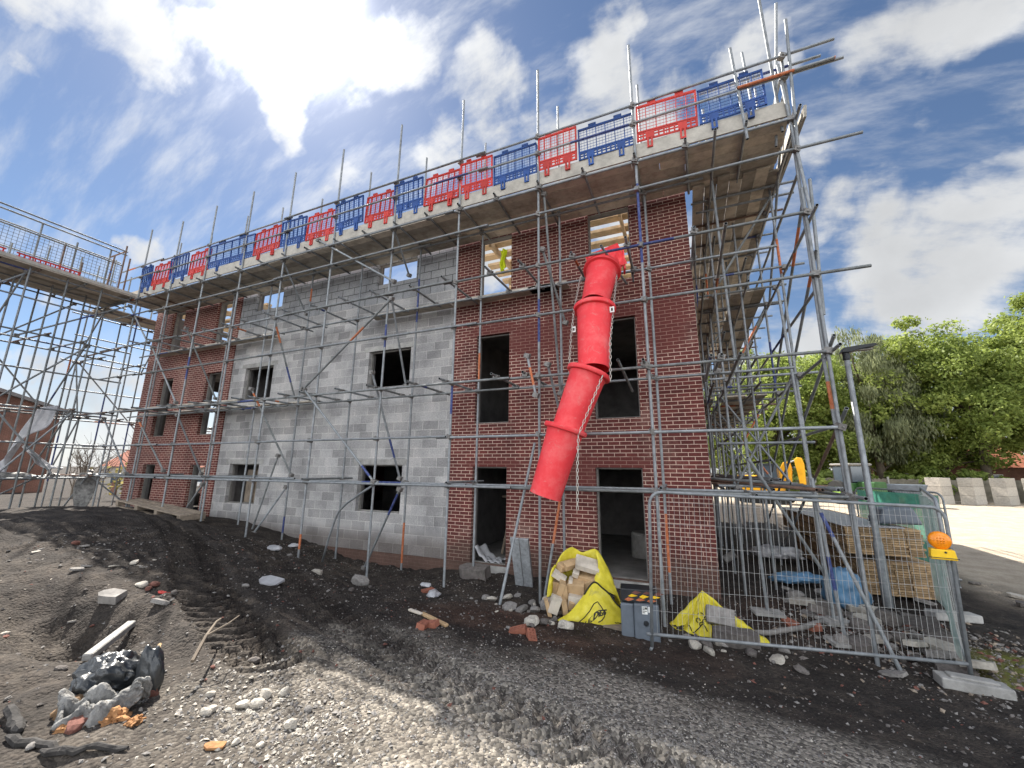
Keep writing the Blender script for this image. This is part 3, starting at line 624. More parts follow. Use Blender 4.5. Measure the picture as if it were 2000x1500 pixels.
# ------------------------------------------------------------------ scaffolds
TM = [M['galv'], M['galv_dark'], M['rust'], M['orange'], M['blue'], M['black']]
YO, YI = -1.4, -.45
def rb(r, p=.2):
    """paint bands some tubes carry"""
    if r.random() > p: return ()
    t = r.uniform(.05, .8); return ((t, min(t+r.uniform(.06, .2), .99), r.choice([3, 4, 4])),)
def tube_part(name, p0, p1, parent, r=RND, m=None, bands=None, hollow=True):
    mb = MB(); mb.tube(p0, p1, .0242, 10, m if m is not None else r.choice([0,0,0,0,1,1]), rb(r) if bands is None else bands, hollow=5 if hollow else False)
    o = mb.build(name, TM, parent, smooth=True); o.modifiers.new('edge', 'EDGE_SPLIT').split_angle = 1.0; return o
class Clamps(MB):
    def at(s, p, ax=0):
        p = V(p); s.obox(p, .10, .09, .085, Euler((.2*ax, .3, .4*ax))); s.tube(p+V((-.07,0,.02)), p+V((.07,.01,.02)), .014, 6); s.tube(p+V((.02,-.06,-.01)), p+V((.02,.06,-.01)), .013, 6)
FS = thing('facade_scaffold', 'steel tube scaffold with boarded top deck along the long front wall', 'scaffold', (-9.6,-1.4,0))
FS.location = (0,0,0)
OX = [1.6,-.84,-2.77,-4.64,-6.46,-8.42,-10.25,-12.05,-13.85,-15.65,-17.55]
IX = [-.78,-2.62,-4.55,-6.35,-8.3,-10.2,-12.0,-13.8,-15.7,-17.6]
TOPS = [10.0,10.35,10.62,10.6,10.6,10.55,10.4,10.3,10.3,10.2,10.35]
cl = Clamps(); r = random.Random(4)
ob = {1: ((.03,.115,0),(.55,.7,4)), 2: ((.42,.5,4),), 3: ((.3,.36,4),), 4: ((.45,.5,4),), 5: ((.02,.05,3),), 8: ((.4,.47,4),)}
for i, x in enumerate(OX):
    zb = GZ(x, YO)-.03
    if i == 0:
        tube_part('standard', (x, YO, zb), (x, YO, 6.35), FS, r, 0, ((.5,.6,0),)); tube_part('standard', (x+.06, YO-.02, 5.9), (x-.06, YO, 8.75), FS, r, 0, ())
        tube_part('standard', (x-.03, YO+.05, 3.6), (x+.02, YO+.05, 9.0), FS, r, 0, ())
    else: tube_part('standard', (x, YO, zb), (x, YO, TOPS[i]), FS, r, 0, ob.get(i, ()))
for i, x in enumerate(IX):
    zb = GZ(x, YI)-.03
    bnd = {0: ((.05,.14,3),), 2: ((.40,.46,3),), 3: ((.02,.10,3),(.55,.66,4)), 5: ((.02,.06,4),(.66,.7,3)), 6: ()}.get(i, ())
    tube_part('standard', (x, YI, zb), (x+.02*math.sin(i), YI, 10.35+.2*math.sin(i*2.1)), FS, r, 0, bnd)
# ledgers run the length of the wall in lapped tubes; the outer ones poke out past the corner
def run(z, y, xa, xb, name='ledger', off=0, ends=None):
    x = xb; k = 0
    while x > xa:
        L = r.choice([4.9, 6.1, 6.3]); x2 = max(x-L, xa-.3); zz = z+(k % 2)*.0-.01*r.random()
        tube_part(name, (x+.12, y-.052*(k % 2), zz), (x2-.12, y-.052*(k % 2), zz-.005), FS, r)
        x = x2; k += 1
for z, x1 in ((1.67, 1.5), (3.68, 1.45), (5.9, 1.5), (7.6, 1.45)):
    run(z, YO-.05, -18.6, x1); run(z, YI-.05, -18.2, 1.25 if z < 7 else .2)
run(1.73, YO+.05, -17.5, -9.0)
for z, x1 in ((2.6, 1.5), (4.87, 2.12), (7.03, 2.32)): run(z, YO-.05, -18.3, x1, 'guard_rail')
run(8.86, YO-.05, -18.3, 2.2, 'guard_rail'); run(8.45, YO-.05, -18.3, 2.27, 'guard_rail')
tube_part('guard_rail', (.9, YO-.1, 8.45), (2.27, YO-.1, 8.45), FS, r, 3, ((.6,.99,0),))
for x in OX:
    for z in (1.67, 2.6, 3.68, 4.87, 5.9, 7.03, 7.6, 8.45, 8.86): cl.at((x, YO-.03, z), r.choice([-1,1]))
for x in IX:
    for z in (1.67, 3.68, 5.9, 7.6): cl.at((x, YI-.03, z), r.choice([-1,1]))
# transoms
tr = []
for z in (3.74, 5.96):
    for i in range(len(OX)-1):
        xa, xb = OX[i], OX[i+1]
        for t in ((.12, .62) if z > 5 else (.1, .52)):
            x = xa+(xb-xa)*t + r.uniform(-.15,.15)
            if x < .8: tr.append((x, z))
for x, z in tr:
    a, b_ = YO-.05-r.uniform(.1,.25), r.uniform(-.38, -.03)
    tube_part('transom', (x, a, z), (x+r.uniform(-.05,.05), b_, z), FS, r); cl.at((x, YO-.05, z-.02)); cl.at((x, YI-.05, z-.02))
x = .95
while x > -18.2:
    tube_part('transom', (x, YO-.2, 7.66), (x+r.uniform(-.06,.06), -.03, 7.66), FS, r, r.choice([0,1,1,2]), ()); x -= .94+r.uniform(-.12,.12); cl.at((x, YO-.06, 7.62))
# low transoms and their stubs
for x in (-.84, -2.77, -4.64, -8.42, -12.05, -15.65): tube_part('transom', (x+.08, YO-.2, 1.73), (x+.08, -.1, 1.73), FS, r)
tube_part('transom', (.1, YO-.12, 3.75), (.05, -.3, 3.6), FS, r); tube_part('transom', (-1.3, YO-.25, 3.78), (-1.25, -.25, 3.5), FS, r); tube_part('transom', (-1.52, YO-.15, 5.98), (-1.25, -.3, 5.75), FS, r); tube_part('transom', (.02, YO-.1, 6.0), (.05, -.25, 5.9), FS, r)
# braces
BR = [((-8.77,-1.5,3.83),(-6.28,-1.5,5.76)),((-8.73,-1.5,3.82),(-6.38,-1.5,1.71)),((-6.76,-1.4,4.1),(-6.55,-.45,1.76)),((-10.82,-1.4,4.0),(-10.13,-.45,1.78)),
 ((-5.86,-1.3,1.56),(-7.17,-.7,-.2)),((-10.27,-.45,1.46),(-10.82,-.8,.3)),((-10.54,-.6,2.29),(-11.19,-.6,.3)),((-8.93,-1.45,7.88),(-6.3,-1.45,6.21)),((-10.27,-1.4,7.57),(-10.32,-.45,6.37)),
 ((-10.31,-1.4,5.9),(-10.37,-.45,3.9)),((-6.45,-1.4,7.62),(-6.68,-.45,6.91)),((-6.4,-1.4,5.95),(-6.55,-.45,3.95)),((-14.3,-1.4,6.16),(-13.93,-.45,4.09)),((-13.92,-1.4,3.44),(-14.02,-.45,1.77)),
 ((-15.97,-1.4,5.7),(-14.03,-1.45,3.81)),((-15.83,-1.45,3.36),(-14.02,-1.45,1.86)),((-12.22,-1.4,1.52),(-14.08,-.8,.5)),((-2.64,-.5,1.6),(-2.88,-.9,-.3)),((-2.68,-1.3,7.54),(-2.63,-.5,3.5)),
 ((-2.98,-1.47,4.07),(-2.81,-1.47,3.31)),((-2.62,-1.35,3.9),(-2.45,-.5,2.3)),((-2.72,-1.3,6.3),(-2.5,-.5,5.0)),((-17.9,-1.45,3.5),(-15.9,-1.45,1.75)),((-17.8,-1.45,7.4),(-16.2,-1.45,5.9))]
BB = {0: ((.55,.7,3),), 1: ((.85,.95,4),), 2: ((.6,.8,4),), 3: ((.05,.2,3),), 4: ((.05,.3,4),), 9: ((.1,.3,3),(.6,.8,4)), 15: ((.05,.15,3),), 17: ((.05,.5,3),), 19: ((.3,.75,3),)}
BR += []
for i, (a, b_) in enumerate(BR): tube_part('brace', a, b_, FS, r, 0 if i % 3 else 1, BB.get(i, ())); cl.at(a); cl.at(b_)
mb = MB(); mb.path([(-6.26,-1.5,1.71),(-6.9,-1.3,1.44),(-7.45,-1.12,1.2),(-7.72,-1.05,1.02),(-7.85,-1.02,.8),(-8.0,-1.0,.4),(-8.12,-1.0,-.1)], .0242, 9, 0); mb.build('bent_brace', TM, FS, True)
# boards: top deck, toe board, single inner boards lower down
mb = MB()
for row in range(6):
    y0 = -1.33+row*.212; x = 1.60+r.uniform(-.05,.02); first = r.uniform(1.2,3.8)
    while x > -18.3:
        L = first or 3.9; first = 0; x2 = max(x-L, -18.4); z = 7.69+(row % 2)*.002+r.uniform(0,.006); mb.box(x2+.006, x, y0+.003, y0+.205, z, z+.038); x = x2
mb.build('top_deck', M['soffit'], FS)
mb = MB(); x = 1.62
while x > -18.4:
    x2 = max(x-3.9, -18.5); z = r.uniform(-.006,.006); mb.box(x2+.004, x, -1.375+z*.3, -1.338, 7.735+z, 8.03+z); x = x2
mb.build('toe_board', M['toe'], FS)
def inner_boards(z, spans, rows=1, y00=-.36):
    for a, b_ in spans:
        for k in range(rows): mb = MB(); mb.box(a, b_-.01, y00+k*.165, y00+k*.165+.155, z+.002*k, z+.04+.002*k); mb.build('inner_board', M['soffit'], FS)
inner_boards(5.99, [(-3.4,-2.5),(-5.45,-2.75),(-8.0,-5.5),(-14.4,-11.9),(-18.3,-14.5)], 2)
inner_boards(3.77, [(-14.6,-9.9),(-18.3,-14.7)], 2)
inner_boards(3.77, [(-18.2,-11.5)], 2, -1.2)
# sole plates under the right hand feet
for x, y, rz in ((1.41,-1.0,.3), (1.5,-.2,.5), (.61,-.4,.2)):
    mb = MB(); mb.obox((0,0,.02), .42, .26, .04); mb.obox((0,0,.05), .15, .15, .012); o = mb.build('sole_plate', M['concrete'], FS); o.location = (x, y, GZ(x,y)+.01); o.rotation_euler = (.05,.03,rz)
for a, b_, bd in (((1.41,-1.0,-.24), (1.3,-.95,1.9), ((.3,.5,4),)), ((1.5,-.2,-.22), (1.36,-.2,5.2), ()), ((.61,-.4,-.2), (.45,-.45,9.2), ()), ((1.78,-1.5,-.3), (1.25,-1.3,1.5), ((.8,.97,4),)), ((1.62,-1.34,-.3), (1.56,-1.32,3.65), ((.02,.1,3),(.8,.9,3))), ((.5,-1.0,2.2), (1.5,-.1,.4), ())):
    tube_part('standard', a, b_, FS, r, 0, bd)
o = cl.build('couplers', M['coupler'], FS); o['kind'] = 'stuff'
# ---- gable scaffold running back along the right end
GS = thing('gable_scaffold', 'dense tube scaffold receding behind the right corner of the building', 'scaffold')
cl = Clamps(); r = random.Random(8); GY_ = [.45,2.35,4.25,6.15,8.05,9.95,11.85,13.75]
for y in GY_:
    tube_part('standard', (1.6, y, GZ(1.6,y)-.03), (1.6+r.uniform(-.03,.03), y, r.uniform(9.2,10.2)), GS, r, 0); tube_part('standard', (.42, y+.1, GZ(.42,y)-.03), (.42, y+.1, 9.4), GS, r, 0)
for y in (1.4, 3.3, 5.2, 7.1, 9.0, 10.9, 12.8): tube_part('standard', (1.02+r.uniform(-.05,.05), y, GZ(1,y)-.03), (1.0, y, 7.6), GS, r, r.choice([0,1]))
for z in (1.67, 2.2, 3.68, 4.2, 5.8, 6.3): tube_part('ledger', (1.05, .6, z), (1.05, 14.2, z), GS, r, 1)
for z in (1.67, 2.7, 3.68, 4.7, 5.8, 6.8): tube_part('ledger', (.22 if z in (1.67,3.68,5.8) else .5, .4, z), (.2 if z in (1.67,3.68,5.8) else .5, 14.2, z), GS, r, 1)
for y in (2.9, 4.8, 6.7, 8.6, 10.5): tube_part('standard', (.2, y, GZ(.2,y)-.03), (.2, y, 8.2), GS, r, r.choice([0,1])); tube_part('brace', (1.6, y, 5.75), (.45, y, 3.75), GS, r); tube_part('brace', (.45, y-.9, 3.65), (1.6, y-.9, 1.75), GS, r)
for z in (1.67, 3.68, 5.8, 7.55):
    for x in (1.65, .47):
        tube_part('ledger', (x, -1.75, z), (x, 5.6, z), GS, r); tube_part('ledger', (x+.05, 5.2, z), (x+.05, 14.2, z), GS, r)
for z in (2.65, 4.75, 6.8, 8.45, 8.85):
    tube_part('guard_rail', (1.66, -1.2, z), (1.66, 5.9, z), GS, r); tube_part('guard_rail', (1.71, 5.4, z), (1.71, 14.2, z), GS, r)
for z in (1.73, 3.74, 5.86, 7.61):
    y = .3
    while y < 14:
        tube_part('transom', (.08+r.uniform(0,.1), y, z), (1.78+r.uniform(0,.25), y+r.uniform(-.04,.04), z), GS, r, r.choice([0,0,1,1,2]), rb(r, .2)); cl.at((1.63, y, z-.03)); cl.at((.46, y, z-.03)); y += .95
for a, b_, bd in (((1.66,-1.55,3.87),(1.66,6.45,.4),()), ((1.68,-1.5,2.84),(1.68,4.16,.2),((.1,.35,2),)), ((1.68,-1.3,5.3),(1.68,4.5,2.0),((.05,.1,3),)), ((1.66,-1.2,6.3),(1.66,3.2,3.7),((.1,.25,3),)), ((1.66,-1.1,8.5),(1.66,2.2,5.8),()), ((1.66,4.3,7.6),(1.66,7.9,3.7),()), ((1.66,8,5.7),(1.66,12,1.7),()), ((1.6,2.35,5.8),(.45,2.4,3.7),((.2,.5,3),)), ((1.6,4.25,3.7),(.45,4.3,1.7),((.1,.5,3),)), ((1.6,.45,7.5),(.5,.5,5.8),()), ((1.6,6.2,7.5),(.45,6.2,5.8),()), ((1.55,.6,3.7),(.45,.7,1.7),())):
    tube_part('brace', a, b_, GS, r, None, bd)
def deck(name, x0, x1, ya, yb, z, mt, parent, along='y', gap=.004, skip=()):
    mb = MB(); n = int(round((x1-x0)/.225))
    for k in range(n):
        if k in skip: continue
        y = ya-r.uniform(0,.4)
        while y < yb:
            y2 = min(y+3.9, yb); zz = z+r.uniform(0,.006); a = x0+k*.225; gg = gap
            (mb.box(a+gap, a+.225-gap, y, y2-.006, zz, zz+.038) if along == 'y' else mb.box(y, y2-.006, a+gap, a+.225-gap, zz, zz+.038)); y = y2
    return mb.build(name, mt, parent)
deck('top_deck', .14, 1.62, -.06, 14.2, 7.64, M['soffit'], GS, gap=.004)
deck('lift_boards', .14, 1.5, 1.6, 14.2, 5.89, M['soffit'], GS, skip=(2,))
deck('lift_boards', .14, 1.5, 3.0, 14.2, 3.77, M['soffit'], GS, skip=(1,))
deck('lift_boards', .3, 1.5, 6.2, 14.2, 1.76, M['soffit'], GS)
mb = MB(); mb.box(1.70, 1.74, -1.2, 14.2, 7.70, 7.93); mb.build('toe_board', M['toe'], GS)
# returns near the corner, with ends sticking out
for z, x2, y in ((8.86,2.2,-1.2), (7.5,2.0,.5), (5.85,1.95,2.3), (3.72,1.9,1.5), (2.5,1.7,.3)): tube_part('return_tube', (.2, y, z), (x2, y, z), GS, r)
tube_part('standard', (1.45, -1.0, 7.5), (1.7, -1.25, 10.2), GS, r, 0, ()); tube_part('standard', (1.52,-1.2,7.6), (1.38,-1.5,10.9), GS, r, 0, ()); tube_part('standard', (.95,-1.5,7.4), (.88,-1.42,9.4), GS, r, 0, ())
tube_part('standard', (1.62,-1.45,7.0), (1.72,-1.5,9.5), GS, r, 0, ()); tube_part('standard', (1.2,-1.0,8.0), (1.28,-.3,10.4), GS, r, 0, ()); tube_part('standard', (1.68,-1.2,4.3), (1.78,-1.2,6.6), GS, r, 0, ())
mb = MB(); mb.obox((1.80,-.3,7.80), .04, 2.0, .22, Euler((0,.12,.04))); mb.build('end_toe_board', M['toe'], GS)
o = cl.build('couplers', M['coupler'], GS); o['kind'] = 'stuff'
# ---- left scaffold: bridging deck and towers off the far end of the wall
LS = thing('loading_scaffold', 'tall scaffold towers carrying a meshed bridge deck off the far left end', 'scaffold')
cl = Clamps(); r = random.Random(21)
for x in (-17.65, -18.65, -19.65):
    for y in (-2.3, -3.1, -3.9, -5.6, -7.3, -9.0):
        tube_part('standard', (x+r.uniform(-.05,.05), y, GZ(x,y)-.03), (x, y, 7.62 if x == -18.65 else r.choice([8.9, 9.25, 9.1])), LS, r, r.choice([0,1]))
for x in (-19.7, -20.9):
    for y in (-1.4, -.4, .5, 1.4, 2.4, 4.3, 6.2, 8.1): tube_part('standard', (x, y, GZ(x,y)-.03), (x, y, 9.6), LS, r, r.choice([0,1]))
for z in (1.6, 3.6, 5.75, 7.55):
    for x in (-17.7, -18.7, -19.7): tube_part('ledger', (x, -1.2, z), (x, -9.4, z+.01), LS, r)
    for x in (-19.75, -20.95): tube_part('ledger', (x, -1.8, z), (x, 8.6, z), LS, r)
for z in (2.6, 4.7, 6.75):
    tube_part('guard_rail', (-17.7, -1.3, z), (-17.7, -9.3, z), LS, r); tube_part('guard_rail', (-20.95, -1.6, z), (-20.95, 8.4, z), LS, r)
for z in (1.66, 3.66, 5.81, 7.6):
    y = -1.6
    while y > -9.2:
        tube_part('transom', (-17.45, y, z), (-19.95, y+r.uniform(-.1,.1), z), LS, r, r.choice([0,1,1,2]), ()); cl.at((-17.7, y, z-.02)); cl.at((-19.7, y, z-.02)); y -= r.uniform(.7, 1.2)
for z in (1.66, 3.66, 5.81, 7.6):
    y = -1.2
    while y < 8.4:
        tube_part('transom', (-19.4, y, z), (-21.2, y+r.uniform(-.1,.1), z), LS, r, r.choice([0,1,1,2]), (), False); cl.at((-19.75, y, z-.02)); cl.at((-20.95, y, z-.02)); y += r.uniform(.8, 1.3)
for a, b_ in (((-17.7,-2.3,5.7),(-17.7,-5.6,1.6)), ((-17.7,-5.6,5.7),(-17.7,-2.4,1.7)), ((-17.65,-2.3,3.6),(-17.7,-4.2,.6)), ((-19.7,-2.2,7.5),(-19.7,-5.6,3.7)), ((-19.7,-5.4,7.5),(-19.7,-2.2,3.6)), ((-17.7,-2.35,5.7),(-19.6,-2.35,3.6)), ((-17.7,-3.95,7.5),(-19.6,-3.95,5.7)), ((-17.7,-2.35,3.6),(-19.6,-2.35,1.6)), ((-19.7,-1.4,7.5),(-20.9,-1.45,5.7)), ((-20.9,-1.4,5.7),(-19.7,-1.45,3.6)), ((-19.7,-1.4,3.6),(-20.9,-1.45,1.6)), ((-20.95,-1.3,5.7),(-20.95,2.3,1.7)), ((-20.95,2.4,7.4),(-20.95,6.2,3.7)), ((-20.95,4.3,5.6),(-20.95,1,1.7)), ((-17.7,-1.5,7.4),(-17.7,-3.8,5.6)), ((-18.7,-2.4,1.6),(-18.8,-3.9,.5)), ((-17.65,-1.6,1.7),(-17.6,-.4,.6)), ((-18.0,-1.45,1.8),(-18.9,-1.6,.6)), ((-19.7,.5,7.5),(-20.9,.55,5.7)), ((-17.7,-3.9,7.5),(-17.7,-7.3,3.6)), ((-19.7,-4,3.5),(-19.7,-7.3,1.6))):
    tube_part('brace', a, b_, LS, r); cl.at(a); cl.at(b_)
deck('bridge_deck', -19.75, -17.5, -9.4, -1.35, 7.66, M['soffit'], LS)
deck('gable_deck', -20.9, -19.6, -1.3, 8.5, 7.64, M['soffit'], LS)
mb = MB(); mb.box(-17.52, -17.48, -9.4, -1.45, 7.70, 7.80); mb.box(-19.80, -19.76, -9.4, -1.45, 7.70, 7.92); mb.build('toe_board', M['toe'], LS)
for x, zs in ((-17.6, (9.2, 9.07)), (-19.72, (9.55, 8.75))):
    for z in zs: tube_part('guard_rail', (x, -1.9 if x > -18 else -1.25, z), (x, -9.4, z), LS, r, 1, ())
tube_part('guard_rail', (-17.6, -1.95, 8.66), (-17.6, -9.4, 8.66), LS, r, 1, ())
for p, q_ in (((-17.6,-1.95,7.7),(-17.6,-1.95,9.4)), ((-17.55,-2.25,7.7),(-17.6,-2.2,8.9)), ((-17.62,-3.35,7.7),(-17.62,-3.35,8.7)), ((-17.6,-2.9,7.7),(-17.6,-2.9,8.3)), ((-17.6,-1.95,9.2),(-18.6,-1.95,9.2)), ((-17.6,-1.8,7.7),(-17.6,-1.8,9.0))): tube_part('handrail_post', p, q_, LS, r, 2)
def wiremesh(mb, p0, ux, uz, w, h, sx, sz, rad=.003):
    ux, uz, p0 = V(ux).normalized(), V(uz).normalized(), V(p0); n = int(w/sx)
    for i in range(n+1): mb.tube(p0+ux*(w*i/n), p0+ux*(w*i/n)+uz*h, rad, 4)
    k = int(h/sz)
    for j in range(k+1): mb.tube(p0+uz*(h*j/k), p0+uz*(h*j/k)+ux*w, rad, 4)
mb = MB(); wiremesh(mb, (-17.58,-9.3,7.75), (0,1,0), (0,0,1), 7.3, .92, .1, .1, .006); mb.build('mesh_guards', M['galv_dark'], LS)
o = cl.build('couplers', M['coupler'], LS); o['kind'] = 'stuff'
# red slotted kick strips along the bridge
for k in range(4):
    mb = MB(); y = -2.9-1.5*k-.05*k
    mb.box(-17.56, -17.53, y-1.35, y, 7.80, 7.825); mb.box(-17.56, -17.53, y-1.35, y, 7.90, 7.935)
    for i in range(13): mb.box(-17.558, -17.532, y-.03-i*.104-.025, y-.03-i*.104, 7.825, 7.90)
    o = mb.build('kick_strip', M['red_b']); tag(o, 'slotted red plastic strip along the foot of the left bridge rail', 'kick strip', 'red strips along the bridge deck')
# ------------------------------------------------------------------ plastic barriers along the top deck
def barrier(col, wd):
    mt_ = M['red_b'] if col == 'r' else M['blue_b']; t = thing('plastic_barrier', '', 'barrier'); H = .735
    mb = MB(); fr = .015
    for x in (0, .5, 1): mb.box(x*wd-fr*(.4 if 0 < x < 1 else x*2), x*wd+fr*(.4 if 0 < x < 1 else 2-x*2), -.018, .018, .0, H)
    for k in (1/6, 1/3, 2/3, 5/6): mb.box(k*wd-.006, k*wd+.006, -.016, .016, .2, H-.02)
    mb.box(0, wd, -.018, .018, H-.025, H+.01); mb.box(.2*wd, .34*wd, -.016, .016, H+.01, H+.075); mb.box(.66*wd, .80*wd, -.016, .016, H+.01, H+.075)
    mb.box(0, wd, -.018, .018, .17, .20); mb.build('frame', mt_, t)
    mb = MB()
    for i in range(1, int(wd/.06)): mb.box(i*.06-.0022, i*.06+.0022, -.004, .004, .2, H-.02)
    for j in range(1, 8): mb.box(.02, wd-.02, -.0035, .0035, .2+j*.065-.0022, .2+j*.065+.0022)
    mb.build('lattice', mt_, t)
    mb = MB(); n = max(int(wd/.09), 4)
    mb.box(.01, wd-.01, -.012, .012, .0, .03); mb.box(.01, wd-.01, -.012, .012, .085, .10); mb.box(.01, wd-.01, -.012, .012, .14, .17)
    for i in range(n+1): mb.box(.01+(wd-.05)*i/n, .04+(wd-.05)*i/n, -.011, .011, .03, .14)
    mb.build('kick_plate', mt_, t)
    for x in (.22, .76):
        mb = MB(); mb.box(x*wd-.075, x*wd+.075, -.02, .02, .02, .16); mb.box(x*wd-.05, x*wd-.018, -.02, .02, -.14, .02); mb.box(x*wd+.018, x*wd+.05, -.02, .02, -.14, .02); mb.box(x*wd-.05, x*wd+.05, -.02, .02, -.17, -.14)
        mb.build('foot', mt_, t)
    return t
BD = [1.33,.27,-.81,-1.93,-2.78,-3.82,-4.66,-5.65,-6.52,-7.45,-8.44,-9.52,-10.51,-11.66,-13.77,-14.8,-15.85,-16.9,-17.57]
seq = 'brbrbrrbrbrbrbrbrb'; seen = {}
near = {'b': ['blue slatted plastic barrier on the top deck at the near right corner', 'blue lattice plastic barrier between two red ones above the chute window', 'blue lattice plastic barrier second along from the red chute', 'blue lattice plastic barrier above the join of block and brick'],
        'r': ['red lattice plastic barrier beside the corner blue one on the top deck', 'red lattice plastic barrier on the top deck just left of the chute', 'red plastic barrier on the top deck above the narrow brick window', 'sagging red plastic barrier butted against another red one']}
for i, cch in enumerate(seq):
    wd = BD[i]-BD[i+1]-.03; t = barrier(cch, wd); k = seen.get(cch, 0); seen[cch] = k+1
    t.location = (BD[i+1]+.015, -1.385-.006*(i % 2), 8.035+(.0,.02,-.015,.03)[i % 4]); t.rotation_euler = ((.05 if i % 2 else -.03), (.0,.022,-.018,.01,-.03)[i % 5], (.015 if i % 3 else -.02))
    nm = 'red' if cch == 'r' else 'blue'
    if k < 4: t['label'] = near[cch][k]
    else: t['label'] = 'far %s lattice plastic barrier on the top deck over the grey block wall' % nm if BD[i] > -14 else 'small far %s plastic barrier at the left end of the top deck' % nm; 
    t['group'] = 'red and blue barriers along the top deck'
# ------------------------------------------------------------------ rubbish chute
CH = thing('rubbish_chute', 'long bright red segmented plastic rubbish chute hanging from the upper right window', 'rubbish chute')
def frame_from(d, ref=(0,0,1)):
    d = V(d).normalized(); x = d.cross(V(ref));
    if x.length < 1e-3: x = V((1,0,0))
    x.normalize(); y = d.cross(x); return Matrix((x, y, d)).transposed()
def section(p0, p1, r0, r1, collar=True, name='chute_section'):
    p0, p1 = V(p0), V(p1); d = p1-p0; Ln = d.length; R = frame_from(d); t = .012
    prof = []
    if collar: prof += [(r0+.012,.0),(r0+.056,.0),(r0+.064,.012),(r0+.064,.06),(r0+.056,.072),(r0+.008,.08)]
    else: prof += [(r0,.0)]
    prof += [(r0+(r1-r0)*k, Ln*k) for k in (.15,.35,.5,.65,.8,.94)] + [(r1+.004, Ln*.975), (r1+.004, Ln), (r1-t, Ln), (r1-t, Ln*.9), (r0-t, .1), (r0-t*.5, 0)]
    if collar: prof += [(r0+.012, 0)]
    mb = MB(); mb.lathe(prof, p0, 40, 0, R); o = mb.build(name, M['red'], CH, True)
    o.modifiers.new('edge', 'EDGE_SPLIT').split_angle = math.radians(38); return o
section((-1.585,-1.12,5.72), (-1.665,-1.58,4.84), .29, .24)
section((-1.655,-1.66,4.75), (-1.665,-1.86,3.60), .30, .25)
section((-1.74,-1.85,3.575), (-2.10,-1.97,2.60), .30, .25)
section((-2.12,-1.95,2.66), (-2.46,-2.02,1.58), .288, .25)
# hopper: flaring box mouth hooked on the window
mb = MB(); A = [V((-1.97,-.75,6.30)), V((-1.36,-.62,6.55)), V((-1.22,-.95,5.75)), V((-1.80,-1.12,5.72))]; B = []
cN = V((-1.585,-1.12,5.72)); Rn = frame_from(V((-1.665,-1.58,4.84))-cN)
rimb = [V((-1.93,-.55,6.36)), V((-1.34,-.42,6.6)), V((-1.17,-.5,5.95)), V((-1.72,-.5,5.85))]
ring = [cN + Rn @ V((.255*math.cos(a), .255*math.sin(a), .02)) for a in [2*PI*k/24 for k in range(24)]]
top = []
for k in range(24):
    a = 2*PI*k/24; d = V((math.cos(a), math.sin(a)))
    s = 1/max(abs(d.x), abs(d.y)); u, w_ = d.x*s, d.y*s
    c0 = V((-1.575,-.80,6.10)); ux = V((.305,.05,.10)); uy = V((.10,-.19,-.33))
    top.append(c0 + ux*u + uy*w_)
ang0 = min(range(24), key=lambda k: (ring[k]-top[0]).length)
sgn = 1 if sum((ring[(ang0+k) % 24]-top[k]).length for k in range(24)) < sum((ring[(ang0-k) % 24]-top[k]).length for k in range(24)) else -1
ring = [ring[(ang0+sgn*k) % 24] for k in range(24)]
P = [[ring[k].lerp(top[k], t) for t in (0,.25,.5,.75,1)] + [top[k]+(top[k]-V((-1.575,-.8,6.1)))*.07] for k in range(24)]
mb.grid(P, 0, True); o = solid(mb.build('hopper', M['red'], CH), .014); bevel(o, .006)
mb = MB(); mb.bar((-1.24,-.72,6.25), (-1.2,-.9,5.72), .03, .16); mb.build('hook_strap', M['red'], CH)
mb = MB(); mb.obox((-1.1,-.42,5.86), .03, .05, .32); mb.obox((-1.1,-.42,6.0), .07, .05, .05); mb.build('hook', M['dark_plastic'], CH)
def chain(pts, name='chain'):
    pts = [V(p) for p in pts]; mb = MB(); k = 0; s = .052; i = 0; pos = pts[0].copy()
    segs = list(zip(pts, pts[1:])); acc = []
    for a, b_ in segs:
        n = max(int((b_-a).length/s), 1)
        for j in range(n): acc.append((a.lerp(b_, (j+.5)/n), (b_-a).normalized()))
    for k, (c, d) in enumerate(acc):
        R = frame_from(d, (0,1,.05)); x, y, z = R.col[0], R.col[1], R.col[2]; e = x if k % 2 else y
        ring = [c + e*(.015*math.cos(t)) + z*(.026*math.sin(t)+.010*(1 if math.sin(t) > 0 else -1)) for t in [2*PI*q/8+.2 for q in range(9)]]
        mb.path(ring, .0052, 5)
    return mb.build(name, M['chain'], CH)
chain([(-1.29,-1.35,5.45),(-1.32,-1.7,4.72),(-1.365,-1.95,4.0),(-1.38,-1.98,3.35)])
chain([(-1.93,-1.45,5.5),(-1.98,-1.8,4.72),(-2.02,-1.9,4.2),(-2.05,-1.95,3.62)])
chain([(-1.47,-2.14,3.42),(-1.66,-2.2,2.95),(-1.84,-2.24,2.52)]); chain([(-1.845,-2.26,2.5),(-1.875,-2.26,1.95),(-1.885,-2.26,1.42)])
mb = MB(); mb.obox((-1.335,-1.80,4.62), .075, .006, .10); mb.obox((-1.975,-1.87,4.33), .06, .006, .10); mb.build('tag', M['white'], CH)
mb = MB(); mb.obox((-1.335,-1.806,4.62), .03, .004, .05); mb.obox((-1.975,-1.876,4.33), .025, .004, .05); mb.build('tag_print', M['ink'], CH)
